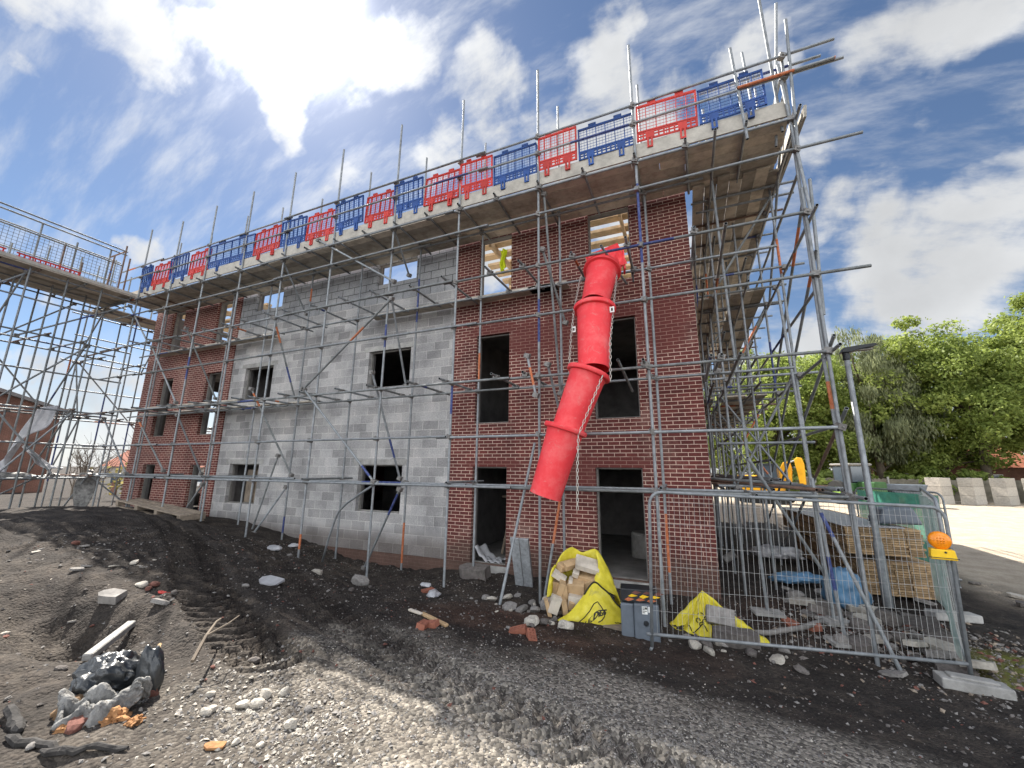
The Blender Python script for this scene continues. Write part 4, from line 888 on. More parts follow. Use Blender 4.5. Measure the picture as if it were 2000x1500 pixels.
# ------------------------------------------------------------------ cloth
def curve(pts, n):
    pts = [V(p) for p in pts]; L = [0]
    for a, b_ in zip(pts, pts[1:]): L.append(L[-1]+(b_-a).length)
    out = []
    for i in range(n):
        t = L[-1]*i/(n-1); k = 0
        while k < len(pts)-2 and L[k+1] < t: k += 1
        f = (t-L[k])/max(L[k+1]-L[k], 1e-6)
        p0, p1, p2, p3 = pts[max(k-1,0)], pts[k], pts[k+1], pts[min(k+2, len(pts)-1)]
        out.append(.5*((2*p1)+(-p0+p2)*f+(2*p0-5*p1+4*p2-p3)*f*f+(-p0+3*p1-3*p2+p3)*f**3))
    return out
def loft(mb, A, B, nu, nv, bulge=0, wr=.012, seed=1, m=0, bdir=(0,-1,0)):
    a, b_ = curve(A, nu), curve(B, nu); P = []; bd = V(bdir)
    for i in range(nu):
        row = []
        for j in range(nv):
            v = j/(nv-1); p = a[i].lerp(b_[i], v); u = i/(nu-1)
            wv = float(fbm(np.array([u*7+seed*3.1]), np.array([v*4+seed]), 3, seed)[0])-.45
            fold = abs(math.sin(9*u+4*v+seed+2.5*wv))**3
            row.append(p+bd*(bulge*math.sin(PI*min(max(v,.02),.98))+wr*(3.2*wv+1.1*fold))+V((0,0,wr*1.2*wv)))
        P.append(row)
    mb.grid(P, m); return P
def text_mesh(s, size, m, extr=.0015):
    cu = bpy.data.curves.new('lettering', 'FONT'); cu.body = s; cu.size = size; cu.extrude = extr; cu.align_x = 'CENTER'; cu.align_y = 'CENTER'; cu.offset = .004*size/.1
    o = bpy.data.objects.new('tmp', cu); COL.objects.link(o); dg = bpy.context.evaluated_depsgraph_get(); me = bpy.data.meshes.new_from_object(o.evaluated_get(dg)); bpy.data.objects.remove(o); me.materials.clear(); me.materials.append(m); return me
# ---- the big yellow bag of offcuts
K = 1/128.
BX, BY = -1.98, -1.62; BZ = GZ(BX, BY)
BG = thing('rubble_bag', 'yellow builders bag sagging open with timber offcuts spilling from its left side', 'bag', (BX, BY, BZ), .24)
p = lambda x, y, d: (K*(x-1138), d, K*(1206-y))
mb = MB()
loft(mb, [p(1079,1128,.12), p(1095,1100,.22), p(1113,1089,.3), p(1123,1092,.34), p(1136,1099,.36), p(1146,1096,.34), p(1162,1090,.3), p(1169,1093,.25)],
     [p(1074,1204,.2), p(1095,1206,.34), p(1113,1206,.4), p(1123,1206,.42), p(1136,1206,.42), p(1150,1206,.42), p(1175,1206,.36), p(1195,1206,.3)], 40, 22, .0, .014, 2)
loft(mb, [p(1161,1092,.27), p(1167,1107,.14), p(1167,1124,.02), p(1160,1139,-.08), p(1185,1157,-.12), p(1197,1160,-.1)],
     [p(1169,1092,.26), p(1178,1106,.24), p(1188,1124,.2), p(1196,1142,.15), p(1199,1156,.08), p(1203,1172,.0)], 30, 12, .03, .010, 5)
loft(mb, [p(1199,1152,.1), p(1203,1165,.02), p(1208,1180,-.1), p(1213,1197,-.2)], [p(1200,1206,.3), p(1208,1206,.18), p(1213,1206,.02), p(1216,1206,-.14)], 16, 10, -.02, .012, 7)
FP = loft(mb, [p(1089,1203,-.34), p(1110,1190,-.32), p(1135,1165,-.24), p(1157,1140,-.14), p(1172,1148,-.15), p(1186,1160,-.16), p(1196,1173,-.17), p(1206,1183,-.18), p(1214,1200,-.18)],
     [p(1090,1206,-.36), p(1112,1208,-.40), p(1138,1209,-.42), p(1158,1209,-.42), p(1172,1209,-.41), p(1186,1208,-.38), p(1196,1208,-.35), p(1206,1207,-.3), p(1215,1206,-.22)], 46, 22, .07, .014, 9)
loft(mb, [p(1081,1119,.1), p(1073,1130,.03), p(1068,1158,-.08), p(1066,1173,-.12)], [p(1082,1121,.13), p(1079,1134,.1), p(1077,1156,.02), p(1075,1174,-.04)], 16, 8, .02, .008, 4)
o = solid(mb.build('sack', M['yellow_bag'], BG, True), .007)
def on_sheet(Pg, u, v, lift=.006):
    nu, nv = len(Pg), len(Pg[0]); x = min(max(u*(nu-1),0), nu-1.001); y = min(max(v*(nv-1),0), nv-1.001); i, j = int(x), int(y); f, g_ = x-i, y-j
    a = Pg[i][j].lerp(Pg[i+1][j], f); b_ = Pg[i][j+1].lerp(Pg[i+1][j+1], f); n = (Pg[i+1][j]-Pg[i][j]).cross(Pg[i][j+1]-Pg[i][j])
    n = n.normalized() if n.length > 1e-9 else V((0,-1,0))
    if n.y > 0: n = -n
    return a.lerp(b_, g_)+n*lift
mb = MB()
edge = [on_sheet(FP, .37+.02*k, .015, .008) for k in range(32)]; mb.path(edge, .013, 6)
loop = [(.28,.80),(.36,.66),(.44,.55),(.51,.45),(.56,.42),(.60,.48),(.635,.56),(.64,.68),(.60,.80),(.55,.86)]
mb.path([on_sheet(FP, u, v, .006) for u, v in loop], .007, 6)
mb.path([on_sheet(FP, u, v, .006) for u, v in [(.12,.75),(.2,.86),(.28,.80)]], .006, 6); mb.path([on_sheet(FP, .78+.02*k, .8+.01*math.sin(k*2), .006) for k in range(7)], .006, 6)
mb.build('printed_border', M['ink'], BG)
for s, sz, (u0, v0), (du, dv) in (('BUILDER', .10, (.485,.76), (.9,-.62)), ('BAGS', .10, (.575,.66), (.75,-.5))):
    me = text_mesh(s, sz, M['ink'])
    for v in me.vertices:
        x, y, z = v.co; u = u0+x*du+y*.25; w_ = v0+x*dv*1.6-y*2.1; v.co = on_sheet(FP, u, min(max(w_, .02), .97), .005+z)
    link('lettering', me, BG)
Rb = Matrix.Rotation(.24, 3, 'Z')
offc = [(1146,1116,.10,.36,.26,.085,(.5,.25,.35)),(1118,1117,.14,.12,.34,.09,(.2,.5,-.6)),(1106,1122,.2,.13,.36,.10,(.1,.5,-.5)),(1090,1139,.04,.22,.12,.085,(.3,.55,.2)),(1094,1157,-.05,.09,.2,.2,(.2,.3,.3)),(1100,1163,-.02,.07,.22,.22,(.1,-.1,.4)),
 (1082,1181,-.24,.15,.12,.24,(.1,.35,.5)),(1069,1188,-.22,.06,.16,.24,(.0,-.25,.4)),(1124,1156,.0,.26,.2,.16,(.3,.0,.1)),(1112,1158,.05,.06,.22,.26,(.1,.1,.2)),(1140,1140,.12,.34,.2,.09,(.3,.15,-.1)),(1100,1188,-.18,.08,.14,.26,(.1,-.2,.5)),(1123,1133,.06,.1,.1,.09,(.6,.3,.2)),(1150,1148,.02,.24,.12,.1,(.3,-.4,.1)),(1112,1180,-.12,.08,.2,.12,(.4,.2,.5)),(1130,1180,-.05,.34,.3,.2,(.1,.1,.2)),(1100,1170,.12,.4,.2,.3,(.1,.1,.2)),(1140,1165,.18,.4,.2,.3,(.1,.1,.2))]
olab = {0: 'big square timber offcut lying on top of the heap in the yellow bag', 6: 'pale end grain timber block leaning out of the left mouth of the bag', 7: 'thin timber offcut at the lower left lip of the bag'}
for i, (x, y, d, a, b_, c, e) in enumerate(offc):
    mb = MB(); mb.obox((0,0,0), a, b_, c, None); o = bevel(mb.build('timber_offcut', M['timber'] if i % 3 else M['soffit']), .004, 1)
    o.location = V((BX,BY,BZ)) + Rb @ V(p(x, y, d)); o.rotation_euler = e
    tag(o, olab.get(i, 'sawn timber offcut jumbled inside the open yellow bag'), 'timber offcut', 'timber offcuts in the yellow bag')
mb = MB(); mb.obox((0,0,0), 1.12, .5, .05); o = mb.build('base_plank', M['timber_old']); o.location = (BX+.12, BY-.2, BZ+.0); o.rotation_euler = (.05,-.02,.22); tag(o, 'dark plank lying under the front of the big yellow bag', 'plank')
# ---- second bag, collapsed
CX, CY = -.27, -1.15; CZ = GZ(CX, CY)
B2 = thing('rubble_bag', 'collapsed yellow bag weighted with a grey block behind the mesh fence', 'bag', (CX, CY, CZ), .0)
base = [(-.50,-.10),(-.40,-.32),(-.2,-.42),(.1,-.46),(.35,-.42),(.52,-.38),(.70,-.34),(.72,-.27),(.55,-.15),(.38,.0),(.25,.18),(.05,.26),(-.2,.2),(-.42,.08),(-.50,-.10)]
bc_ = curve([(a, b_, 0) for a, b_ in base], 72); mb = MB(); P = []; pk = V((-.03,.06,.46))
for i in range(71):
    row = []
    for j in range(20):
        v = j/19; q_ = bc_[i].lerp(pk, v**1.15); r_ = math.sin(i*.9)+.7*math.sin(i*2.1+3*v)
        n_ = float(fbm(np.array([i*.35]), np.array([v*5]), 3, 6)[0])-.45
        q_ = q_ + V((.10*n_*(1-v), -.045*r_*v*(1-v)*2-.10*n_*v*(1-v)*2, .024*r_*(1-v)*min(1, v*6+.15)+.22*n_*(1-v*v)*min(1, v*5+.1)-.10*math.sin(PI*v)*(.5+.5*math.sin(i*.35))+.012))
        row.append(q_)
    P.append(row)
mb.grid(P, 0, True); solid(mb.build('sack', M['yellow_bag'], B2, True), .007)
mb = MB()
for k, (u, v) in enumerate(((14,.35),(15,.42),(13,.5),(16,.5),(17,.38),(12,.42))):
    q_ = P[u][int(v*19)]; mb.path([q_+V((.04*math.cos(t)*(1-.3*(k%2)), -.012, .03*math.sin(t))) for t in [2*PI*z/7 for z in range(6)]], .007, 5)
mb.path([P[i][int((.25+.1*math.sin(i))*19)]+V((0,-.01,.006)) for i in range(8, 17)], .007, 5); mb.build('printed_border', M['ink'], B2)
mb = MB(); mb.grid([[(.34+.26*u, -.46+.06*u+.14*v, .10-.07*u+.05*v+.01*math.sin(9*u)) for v in (0,.33,.66,1)] for u in [k/6 for k in range(7)]]); solid(mb.build('white_patch', M['white_sheet'], B2), .004)
mb = MB(); mb.obox((0,0,0), .36, .12, .22, None); o = bevel(mb.build('grey_block', M['stone'])); o.location = (CX+.17, CY-.26, CZ+.24); o.rotation_euler = (-.5,.12,.1); tag(o, 'grey concrete block holding down the collapsed yellow bag', 'block')
# ---- tipped grey crate with the flame strip
GC_ = thing('storage_crate', 'scuffed grey plastic crate with a flame pattern band standing between the yellow bags', 'crate', (-1.1,-2.05,GZ(-1.1,-2.05)-.01), .14)
bm_ = MB(); bm_.box(-.255,-.085,-.13,.16,.0,.44); bm_.box(-.084,.235,-.155,.16,-.01,.455); o = bevel(bm_.build('body', M['grey_plastic'], GC_), .018, 2)
mb = MB(); mb.box(-.25,.235,-.11,.165,.456,.62); bevel(mb.build('top_band', M['dark_plastic'], GC_), .012)
mb = MB()
rr = random.Random(3)
for k in range(9):
    x = -.20+k*.048; z = .485+.045*(k % 3); c_ = k % 3
    mb.add([(x,-.1125,z),(x+.05,-.1125,z-.02+.01*(k%2)),(x+.13,-.1125,z+.012),(x+.05,-.1125,z+.03)], [(0,1,2,3)], c_)
mb.build('flame_print', [M['orange'], M['lamp_yellow'], M['brickbit']], GC_)
mb = MB(); mb.lathe([(0,.012),(.026,.012),(.034,.0),(.034,-.01)], (.065,-.157,.225), 18, 0, Euler((PI/2,0,0)).to_matrix()); mb.build('round_catch', M['dark_plastic'], GC_)
mb = MB(); mb.box(.02,.09,-.158,-.1555,.335,.43); mb.box(.10,.125,-.158,-.1555,.36,.43); mb.build('label', M['white'], GC_)
mb = MB()
for k in range(4): mb.box(.028,.06+.02*(k%2),-.1592,-.1582,.35+.019*k,.358+.019*k)
mb.box(.06,.085,-.1592,-.1582,.395,.42); mb.build('label_print', M['ink'], GC_)
# ---- leaning hop-up step
t = thing('step_platform', 'dusty two plank metal step leaning on end against the brick between the doors', 'step', (-3.36,-.62,GZ(-3.36,-.62)), .08)
Rl = Euler((.42,0.02,.0)).to_matrix()
for s in (-1, 1):
    mb = MB(); mb.obox(Rl @ V((s*.088,0,.5)), .166, .035, 1.0, Rl); bevel(mb.build('plank', M['alu'], t), .006)
mb = MB()
for z in (.12, .88): mb.obox(Rl @ V((0,.05,z)), .30, .05, .05, Rl)
for s in (-1,1): mb.obox(Rl @ V((s*.14,.07,.5)), .03, .07, .9, Rl)
mb.build('underframe', M['galv_dark'], t)
mb = MB(); mb.tube((-3.11,-.72,2.5), (-3.30,-1.85,-.15), .0242, 10, 0, (), hollow=5); o = mb.build('loose_tube', TM); tag(o, 'single steel tube leaning up against the front ledger beside the narrow door', 'scaffold tube')
# ---- hi-vis cloth in the window
mb = MB(); mb.grid(clothgrid(lambda u, v: (-4.12+.2*u*(1-.35*v)+.02*math.sin(8*v), -.34+.05*math.sin(10*u+3*v), 7.12-.56*v*(.8+.3*math.sin(2.6*u+.4))), 14, 16)); o = solid(mb.build('hi_vis_vest', M['hivis'], smooth=True)); tag(o, 'crumpled yellow hi-vis vest hung on a tube in the upper window', 'vest')
# ---- steel mesh fence panels
def fence_panel(w, h, net=None, label='', group=None):
    t = thing('mesh_fence', label, 'fence', group=group); rc = .16; mb = MB()
    arc = [(rc-rc*math.cos(a), 0, h-rc+rc*math.sin(a)) for a in [PI/2*k/6 for k in range(7)]]
    left = [(0,0,-.02)]+arc; right = [(w-x, 0, z) for x, y, z in left][::-1]; mb.path(left+right, .0205, 10)
    mb.tube((-.06,0,.12), (w-.02,0,.12), .019, 10); mb.tube((0,0,-.02), (-.02,0,-.06), .019, 8); mb.build('frame', M['galv'], t, True)
    mb = MB(); n = int(w/.062)
    for i in range(1, n):
        x = w*i/n; e = min(x, w-x); top_ = h if e > rc else h-rc+math.sqrt(max(rc*rc-(rc-e)**2, 0))
        wob = lambda z: .006*math.sin(i*1.7+z*3)
        mb.path([(x+wob(.12),0,.12),(x+wob(.7)+.006*math.sin(i*2.9),.006*math.sin(i),.7),(x+wob(1.3),.006*math.sin(i*1.3),1.3),(x,0,top_)], .0020, 4)
    for j in range(1, 7): z = .12+(h-.14)*j/6.4; mb.path([(w*k/10, .004+.004*math.sin(k*1.3+j), z+.006*math.sin(k*.9+j*2)) for k in range(11)], .0022, 4)
    mb.build('wire_mesh', M['wire'], t)
    if net:
        mb = MB(); mb.grid(clothgrid(lambda u, v: (.03+(w-.06)*u, .03+.035*math.sin(9*u+2*v)+.02*math.sin(23*u), .14+(h-.2)*v-.12*(1-v)*math.sin(5*u)**2*0), 40, 12)); mb.build('debris_netting', net, t, True)
    return t
def place_panel(t, a, b_):
    a, b_ = V(a), V(b_); d = b_-a; t.location = a; rz = math.atan2(d.y, d.x); ry = -math.atan2(d.z, math.hypot(d.x, d.y)); t.rotation_mode = 'XYZ'; t.rotation_euler = (0, ry, rz)
A1, B1 = (-.92,-2.55,-.10), (2.40,-1.52,-.24)
t = fence_panel(3.48, 1.82, None, 'bare steel mesh fence panel across the right foreground'); place_panel(t, A1, B1)
t = fence_panel(3.4, 1.95, M['net_pale'], 'fence panel backed with pale netting running away from the amber lamp', 'netted fence panels'); place_panel(t, (2.42,-1.47,-.28), (3.55,1.75,-.22))
t = fence_panel(2.1, 1.9, M['netting'], 'fence panel hung with bright green netting beyond the timber packs', 'netted fence panels'); place_panel(t, (4.75,4.0,-.33), (3.75,5.85,-.3))
mb = MB(); mb.obox((0,0,.06), .58, .22, .11); mb.obox((0,0,.125), .4, .14, .03); o = bevel(mb.build('concrete_foot_block', M['concrete']), .02); o.location = (2.33,-1.68,GZ(2.33,-1.68)-.02); o.rotation_euler = (0,.03,-.02); tag(o, 'long concrete block foot under the fence corner by the puddle', 'fence block')
mb = MB(); mb.obox((0,0,.06), .7, .22, .12); o = bevel(mb.build('concrete_foot_block', M['concrete']), .02); o.location = (3.35,1.0,GZ(3.35,1.0)); o.rotation_euler = (0,.05,.35); tag(o, 'grey fence foot lying in the soil beyond the puddle', 'fence block')
# amber warning lamp strapped to the fence corner
WL = thing('warning_lamp', 'round amber hazard lamp on a yellow battery box tied to the fence corner', 'lamp', (2.33,-1.57,1.0), -.2)
mb = MB(); Ry = Euler((PI/2,0,0)).to_matrix(); mb.lathe([(0,.05),(.05,.046),(.085,.034),(.098,.018),(.102,0),(.102,-.015),(.09,-.04),(0,-.045)], (0,-.05,.21), 28, 0, Ry); mb.build('lens', M['amber'], WL, True)
mb = MB()
for k in range(-3, 4):
    for j in range(-3, 4):
        if k*k+j*j < 11: mb.lathe([(0,.012),(.010,.006),(.012,0)], (k*.026,-.096+.003*(k*k+j*j)*.9,.21+j*.026), 8, 0, Ry)
mb.build('lens_studs', M['amber'], WL, True)
mb = MB(); mb.prism([(-.115,0),(.115,0),(.10,.115),(-.10,.115)], -.11, .03); bevel(mb.build('battery_box', M['lamp_yellow'], WL), .012)
mb = MB(); mb.lathe([(0,.004),(.011,.004),(.011,-.004)], (0.02,-.113,.085), 12, 0, Ry); mb.box(-.125,.125,-.112,-.10,.018,.026); mb.build('screw', M['dark_plastic'], WL)
# ---- street lamp
SL = thing('street_lamp', 'grey steel lamp column with a flat dark lantern rising behind the fence', 'street lamp', (2.70,1.47,GZ(2.7,1.47)-.05), 0)
mb = MB(); mb.lathe([(.075,0),(.075,1.1),(.06,1.16),(.052,1.2),(.045,4.62),(.0,4.62)], (0,0,0), 16); mb.build('column', M['galv'], SL, True)
mb = MB(); mb.lathe([(.05,4.55),(.06,4.56),(.06,4.72),(.03,4.74)], (0,0,0), 14); mb.prism([(-.1,4.70),(-.04,4.80),(.18,4.82),(.46,4.84),(.50,4.81),(.42,4.765),(.2,4.735),(.06,4.69)], -.09, .09); o = bevel(mb.build('lantern', M['dark_plastic'], SL), .015)
mb = MB(); mb.box(.12,.42,-.07,.07,4.728,4.74); mb.build('diffuser', M['frame'], SL)
# ---- timber packs
for (x, y, z0, h, L_, lab) in ((2.62,2.15,-.28,.62,4.3,'lower pack of sawn boards on the ground behind the fence'), (2.45,2.25,.42,.52,4.6,'upper pack of sawn boards topped with a pale sheet')):
    t = thing('timber_pack', lab, 'timber', (x, y, z0), .06, 'packs of boards stacked behind the fence'); rr = random.Random(int(z0*100)); mb = MB(); n = int(h/.042)
    for k in range(n):
        for c_ in range(5):
            e = rr.uniform(-.02,.02); mb.box(c_*.242+.002, c_*.242+.238+(.02 if k % 3 == 0 and c_ == 4 else 0), e, L_+e, k*.042, k*.042+.034)
    mb.build('boards', M['timber'], t)
    mb = MB()
    for yy in (.5, 2, 3.6): mb.box(-.02, 1.23, yy, yy+.08, -.085, -.004)
    mb.build('bearers', M['timber_old'], t)
    if z0 > 0: mb = MB(); mb.box(-.03, 1.0, .06, L_+.05, n*.042+.003, n*.042+.018); mb.build('cover_board', M['white_sheet'], t)
# ---- sheets
def blob(name, mats, loc, size, seed, flat=.12, rz=0, amp=.5, sub=4, smooth=True):
    import bmesh
    bm = bmesh.new(); bmesh.ops.create_icosphere(bm, subdivisions=sub, radius=1); rr = random.Random(seed)
    for v in bm.verts:
        c = v.co; n1 = float(fbm(np.array([c.x*1.7+seed]), np.array([c.y*1.7+c.z*1.3]), 4, seed)[0])-.47; n2 = abs(float(fbm(np.array([c.x*3+c.z*2]), np.array([c.y*3-c.z]), 3, seed+5)[0])-.45)
        c *= 1+amp*n1*1.6-amp*n2*1.3
        if c.z < -flat: c.z = -flat+(c.z+flat)*.1
        v.co = V((c.x*size[0], c.y*size[1], c.z*size[2]))
    me = bpy.data.meshes.new(name); bm.to_mesh(me); bm.free(); me.materials.append(mats)
    if smooth: me.polygons.foreach_set('use_smooth', [True]*len(me.polygons))
    return link(name, me, None, loc, (0,0,rz))
o = blob('blue_sheet', M['blue_sheet'], (1.95,.85,-.02), (.30,.30,.42), 3, .5, .3, .6); tag(o, 'crumpled blue polythene hanging in a bundle at the scaffold feet', 'plastic sheet')
o = blob('blue_sheet', M['blue_sheet'], (1.45,2.1,-.12), (.55,.3,.12), 6, .3, .5, .6); tag(o, 'flat blue polythene scrap trailing left from the blue bundle', 'plastic sheet')
o = blob('white_sheet', M['white_sheet'], (1.55,4.6,-.06), (.6,.4,.2), 9, .3, -.3, .6); tag(o, 'crumpled clear plastic sheeting lying in front of the timber packs', 'plastic sheet')
mb = MB(); mb.lathe([(0,-.16),(.085,-.16),(.09,-.14),(.09,.14),(.085,.16),(0,.16)], (.38,3.4,-.05), 18, 0, Euler((0,1.1,.5)).to_matrix()); o = mb.build('foam_roll', M['frame'], smooth=False); tag(o, 'short grey rolled membrane lying beyond the brick corner', 'roll')
mb = MB(); mb.prism([(0,0),(.75,0),(.62,.34),(.12,.30)], 0, .5); o = bevel(mb.build('plastic_pipe_bend', M['grey_plastic']), .05, 3); o.location = (3.1,2.55,.98); o.rotation_euler = (0,0,.1); tag(o, 'dark grey moulded tank lying on top of the upper board pack', 'tank')
mb = MB(); mb.path([(.3,-1.25,-.2),(.5,-1.2,-.19),(.75,-1.0,-.18),(1.0,-.75,-.19),(1.22,-.45,-.19),(1.35,-.25,-.2)], .035, 8); o = mb.build('drain_pipe', M['stone'], smooth=True); tag(o, 'bent grey plastic pipe lying on the rubble behind the mesh fence', 'pipe')
# tubes stacked on the low ledgers at the corner
rr = random.Random(5)
for k, (a, b_) in enumerate((((1.27,-1.25,1.745),(-.2,2.6,1.80)), ((1.34,-1.24,1.745),(-.1,3.0,1.80)), ((1.53,-1.2,1.75),(.55,4.6,1.80)), ((1.60,-1.22,1.75),(.7,4.4,1.80)), ((1.15,-.3,1.80),(-.15,.9,1.86)), ((1.3,.5,1.80),(.2,5.0,1.85)), ((.9,-.2,1.85),(.1,4.4,1.86)), ((1.1,.2,1.86),(.3,5.0,1.9)))):
    mb = MB(); mb.tube(a, b_, .0242, 12, rr.choice([0,1,2,1]), (), hollow=5); o = mb.build('loose_tube', TM); tag(o, 'loose steel tube in the bundle laid on the low ledgers at the right corner', 'scaffold tube', 'tubes stored on the corner scaffold')
# ------------------------------------------------------------------ trees beyond the yard
def crown_mesh(name, seed, mats, rx, ry, rz, n=13000, size=.34, droop=0, clumps=70):
    r = np.random.RandomState(seed); cs = []
    while len(cs) < clumps:
        d = r.normal(size=3); d /= np.linalg.norm(d); k = r.uniform(.45, 1.0)**.6
        c = d*k*np.array([rx, ry, rz])*(1+.22*math.sin(3*math.atan2(d[1], d[0])+seed)+.15*math.sin(5*d[2]+seed))
        if c[2] < -rz*.92: continue
        cs.append(c)
    cs = np.array(cs); ci = r.randint(0, clumps, n); rad = r.uniform(.75, 1.6, clumps)*(rx/5.0)
    off = r.normal(size=(n, 3)); off /= np.linalg.norm(off, axis=1)[:, None]; off *= (r.uniform(.25, 1, n)**.45*rad[ci])[:, None]; off[:, 2] *= .62
    P = cs[ci]+off
    # sprays poking out of the outline
    k = n//14; P[:k] = cs[ci[:k]]+off[:k]*1.45; P[:, 2] -= droop*np.abs(r.normal(size=n))
    nd = off/np.linalg.norm(off, axis=1)[:, None]+r.normal(size=(n, 3))*.7+np.array([0, 0, .5]); nd /= np.linalg.norm(nd, axis=1)[:, None]
    t = np.cross(nd, r.normal(size=(n, 3))); t /= np.linalg.norm(t, axis=1)[:, None]; bt = np.cross(nd, t); s = size*r.uniform(.5, 1.25, n)[:, None]
    if droop: t = t*.4+np.array([0,0,-1.]); t /= np.linalg.norm(t, axis=1)[:, None]; bt = np.cross(nd, t)
    el = 1.0 if not droop else 2.0
    vs = np.stack([P-t*s*.62*el, P+bt*s*.36+nd*s*.08, P+t*s*.62*el, P-bt*s*.36+nd*s*.08], 1).reshape(-1, 3)
    F = np.arange(n*4).reshape(n, 4); me = bpy.data.meshes.new(name); me.vertices.add(n*4); me.vertices.foreach_set('co', vs.ravel())
    me.loops.add(n*4); me.loops.foreach_set('vertex_index', F.ravel()); me.polygons.add(n); me.polygons.foreach_set('loop_start', np.arange(n)*4); me.polygons.foreach_set('loop_total', np.full(n, 4))
    me.update(); me.validate(); me.materials.append(mats); return me, cs
def tree(label, x, y, h, rx, ry, cr, trunk_r=.28, rz=0, sc=1, z0=None):
    me, cs, crz = cr; t = thing('broadleaf_tree', label, 'tree', (x, y, GZ(x,y) if z0 is None else z0), rz, 'trees along the back of the yard')
    o = link('crown', me, t, (0, 0, h-crz*.95*sc), None, (sc, sc, sc)); r = random.Random(int(x*7)); mb = MB(); zc = h-crz*.95*sc
    mb.path([(0,0,-.2),(.1,.05,h*.18),(.05,.1,h*.35),(0,0,zc)], [trunk_r*1.25,trunk_r,trunk_r*.8,trunk_r*.4], 9)
    for i in range(0, len(cs), 5):
        c = V(cs[i])*sc+V((0,0,zc)); s0 = V((.05,.05,max(h*.14, min(c.z*.55, zc)))); m_ = s0.lerp(c, .5)+V((r.uniform(-.4,.4), r.uniform(-.4,.4), .3)); mb.path([s0, m_, c], [trunk_r*.42, trunk_r*.25, .03], 5)
    mb.build('trunk', M['bark'], t, True); return t
C1 = (*crown_mesh('leaf_crown', 2, M['leaf'], 5.6, 5.2, 7.2, 40000, .27, 0, 95), 7.2)
C2 = (*crown_mesh('leaf_crown', 5, M['leaf2'], 6.0, 5.0, 6.6, 40000, .27, 0, 95), 6.6)
C3 = (*crown_mesh('grey_leaf_crown', 9, M['leaf_grey'], 3.8, 3.6, 6.4, 26000, .17, .5, 70), 6.4)
for lab, x, y, h, cr, sc, rz in (('leafy green tree rising directly behind the yellow excavator', 8.6, 44, 14.8, C1, 1.02, .3), ('bright green tree behind the scaffold corner and the lamp column', 12.6, 45, 15.4, C2, 1.05, 1.2),
  ('grey-green drooping tree just right of the lamp lantern', 17.2, 44, 15.6, C3, 1.12, .4), ('tall bright green tree right of the grey-green drooping one', 22.0, 46, 16.0, C1, 1.08, 2.2), ('broad green tree standing in front of the red house roof', 25.2, 44.5, 16.0, C2, .92, 3.4),
  ('tallest green tree at the right edge above the concrete blocks', 32.0, 46, 18.5, C1, 1.15, 4.1), ('dense green tree behind the gap between the tall ones', 18.5, 53, 17.0, C2, 1.2, 5.0), ('dark green tree at the far right edge over the yard', 38, 47, 19.0, C2, 1.3, 1.9), ('far green tree glimpsed through the gable scaffold tubes', 4.2, 50, 14.5, C1, 1.0, 2.9)):
    tree(lab, x, y, h, 0, 0, cr, .34, rz, sc)
# low shrubs filling the foot of the trees
me, cs = crown_mesh('shrub_crown', 14, M['leaf2'], 2.6, 1.8, 1.6, 4200, .34, 0, 26)
for i, (x, y, s) in enumerate(((9.5,40.5,1),(13.2,41.2,1.1),(17,41.5,.95),(21,42,1.15),(25.5,42.4,.8),(33.5,42,1.1))):
    o = link('shrub', me, None, (x, y, GZ(x,y)+1.0*s), (0,0,i*1.3), (s,s,s)); tag(o, 'dark green bush growing along the foot of the board fence', 'shrub', 'bushes along the back fence')
# back fence of boards with pale concrete posts
FB = thing('board_fence', 'long weathered timber board fence with pale posts beneath the trees', 'fence', (0,0,0)); mb = MB(); rr = random.Random(2); x = 5.0
while x < 44: h = 1.5+rr.uniform(-.05,.05); mb.box(x, x+.145, 38.4+x*.03, 38.43+x*.03, -.3, h); x += .15
mb.build('boards', M['fence_w'], FB); x = 5.0
while x < 44: mb = MB(); mb.box(x, x+.12, 38.22+x*.03, 38.34+x*.03, -.3, 1.7); mb.build('post', M['concrete'], FB); x += 2.7
# concrete blocks stacked along the road edge
for i in range(7):
    x, y = 17.2+i*2.22, 34.0+i*.86; t = thing('concrete_block_stack', '', 'concrete block', (x, y, GZ(x,y)-.02), -.72, 'pale concrete block stacks along the yard edge')
    t['label'] = ('first pale concrete block stack beside the orange skip, left of its row' if i == 0 else 'pale cast concrete block stack standing apart in the long row by the road')
    for j in range(3): mb = MB(); mb.box(-.42, .42, -.95, .95, j*.655, j*.655+.645); bevel(mb.build('block', M['stone_w'], t), .02)
# orange skip-like mound between
o = blob('sand_heap', M['orange_brick'], (14.6,33.5,0), (1.4,1.0,.9), 12, .3, 0, .3); tag(o, 'small heap of orange rubble beside the first concrete block stack', 'rubble heap')
# red house glimpsed through the branches
H = thing('red_house', 'red brick house with a red tiled roof half hidden by the trees', 'house', (25.5, 52, -.2), -.15)
mb = MB(); mb.box(-6, 6, 0, 7, 0, 3.0); mb.build('walls', M['house_brick'], H)
mb = MB(); mb.add([(-6.4,-.5,2.9),(6.4,-.5,2.9),(6.4,3.5,6.2),(-6.4,3.5,6.2),(-6.4,7.5,2.9),(6.4,7.5,2.9)], [(0,1,2,3),(3,2,5,4),(0,3,4),(1,5,2),(0,4,5,1)]); mb.build('roof', M['orange_brick'], H)
for x in (-4,-1,3): mb = MB(); mb.box(x, x+1.2, -.03, .02, 1.0, 2.2); w_ = mb.build('window', M['white'], H); mb = MB(); mb.box(x+.08, x+1.12, -.05, -.034, 1.08, 2.12); mb.build('pane', M['glass'], w_)
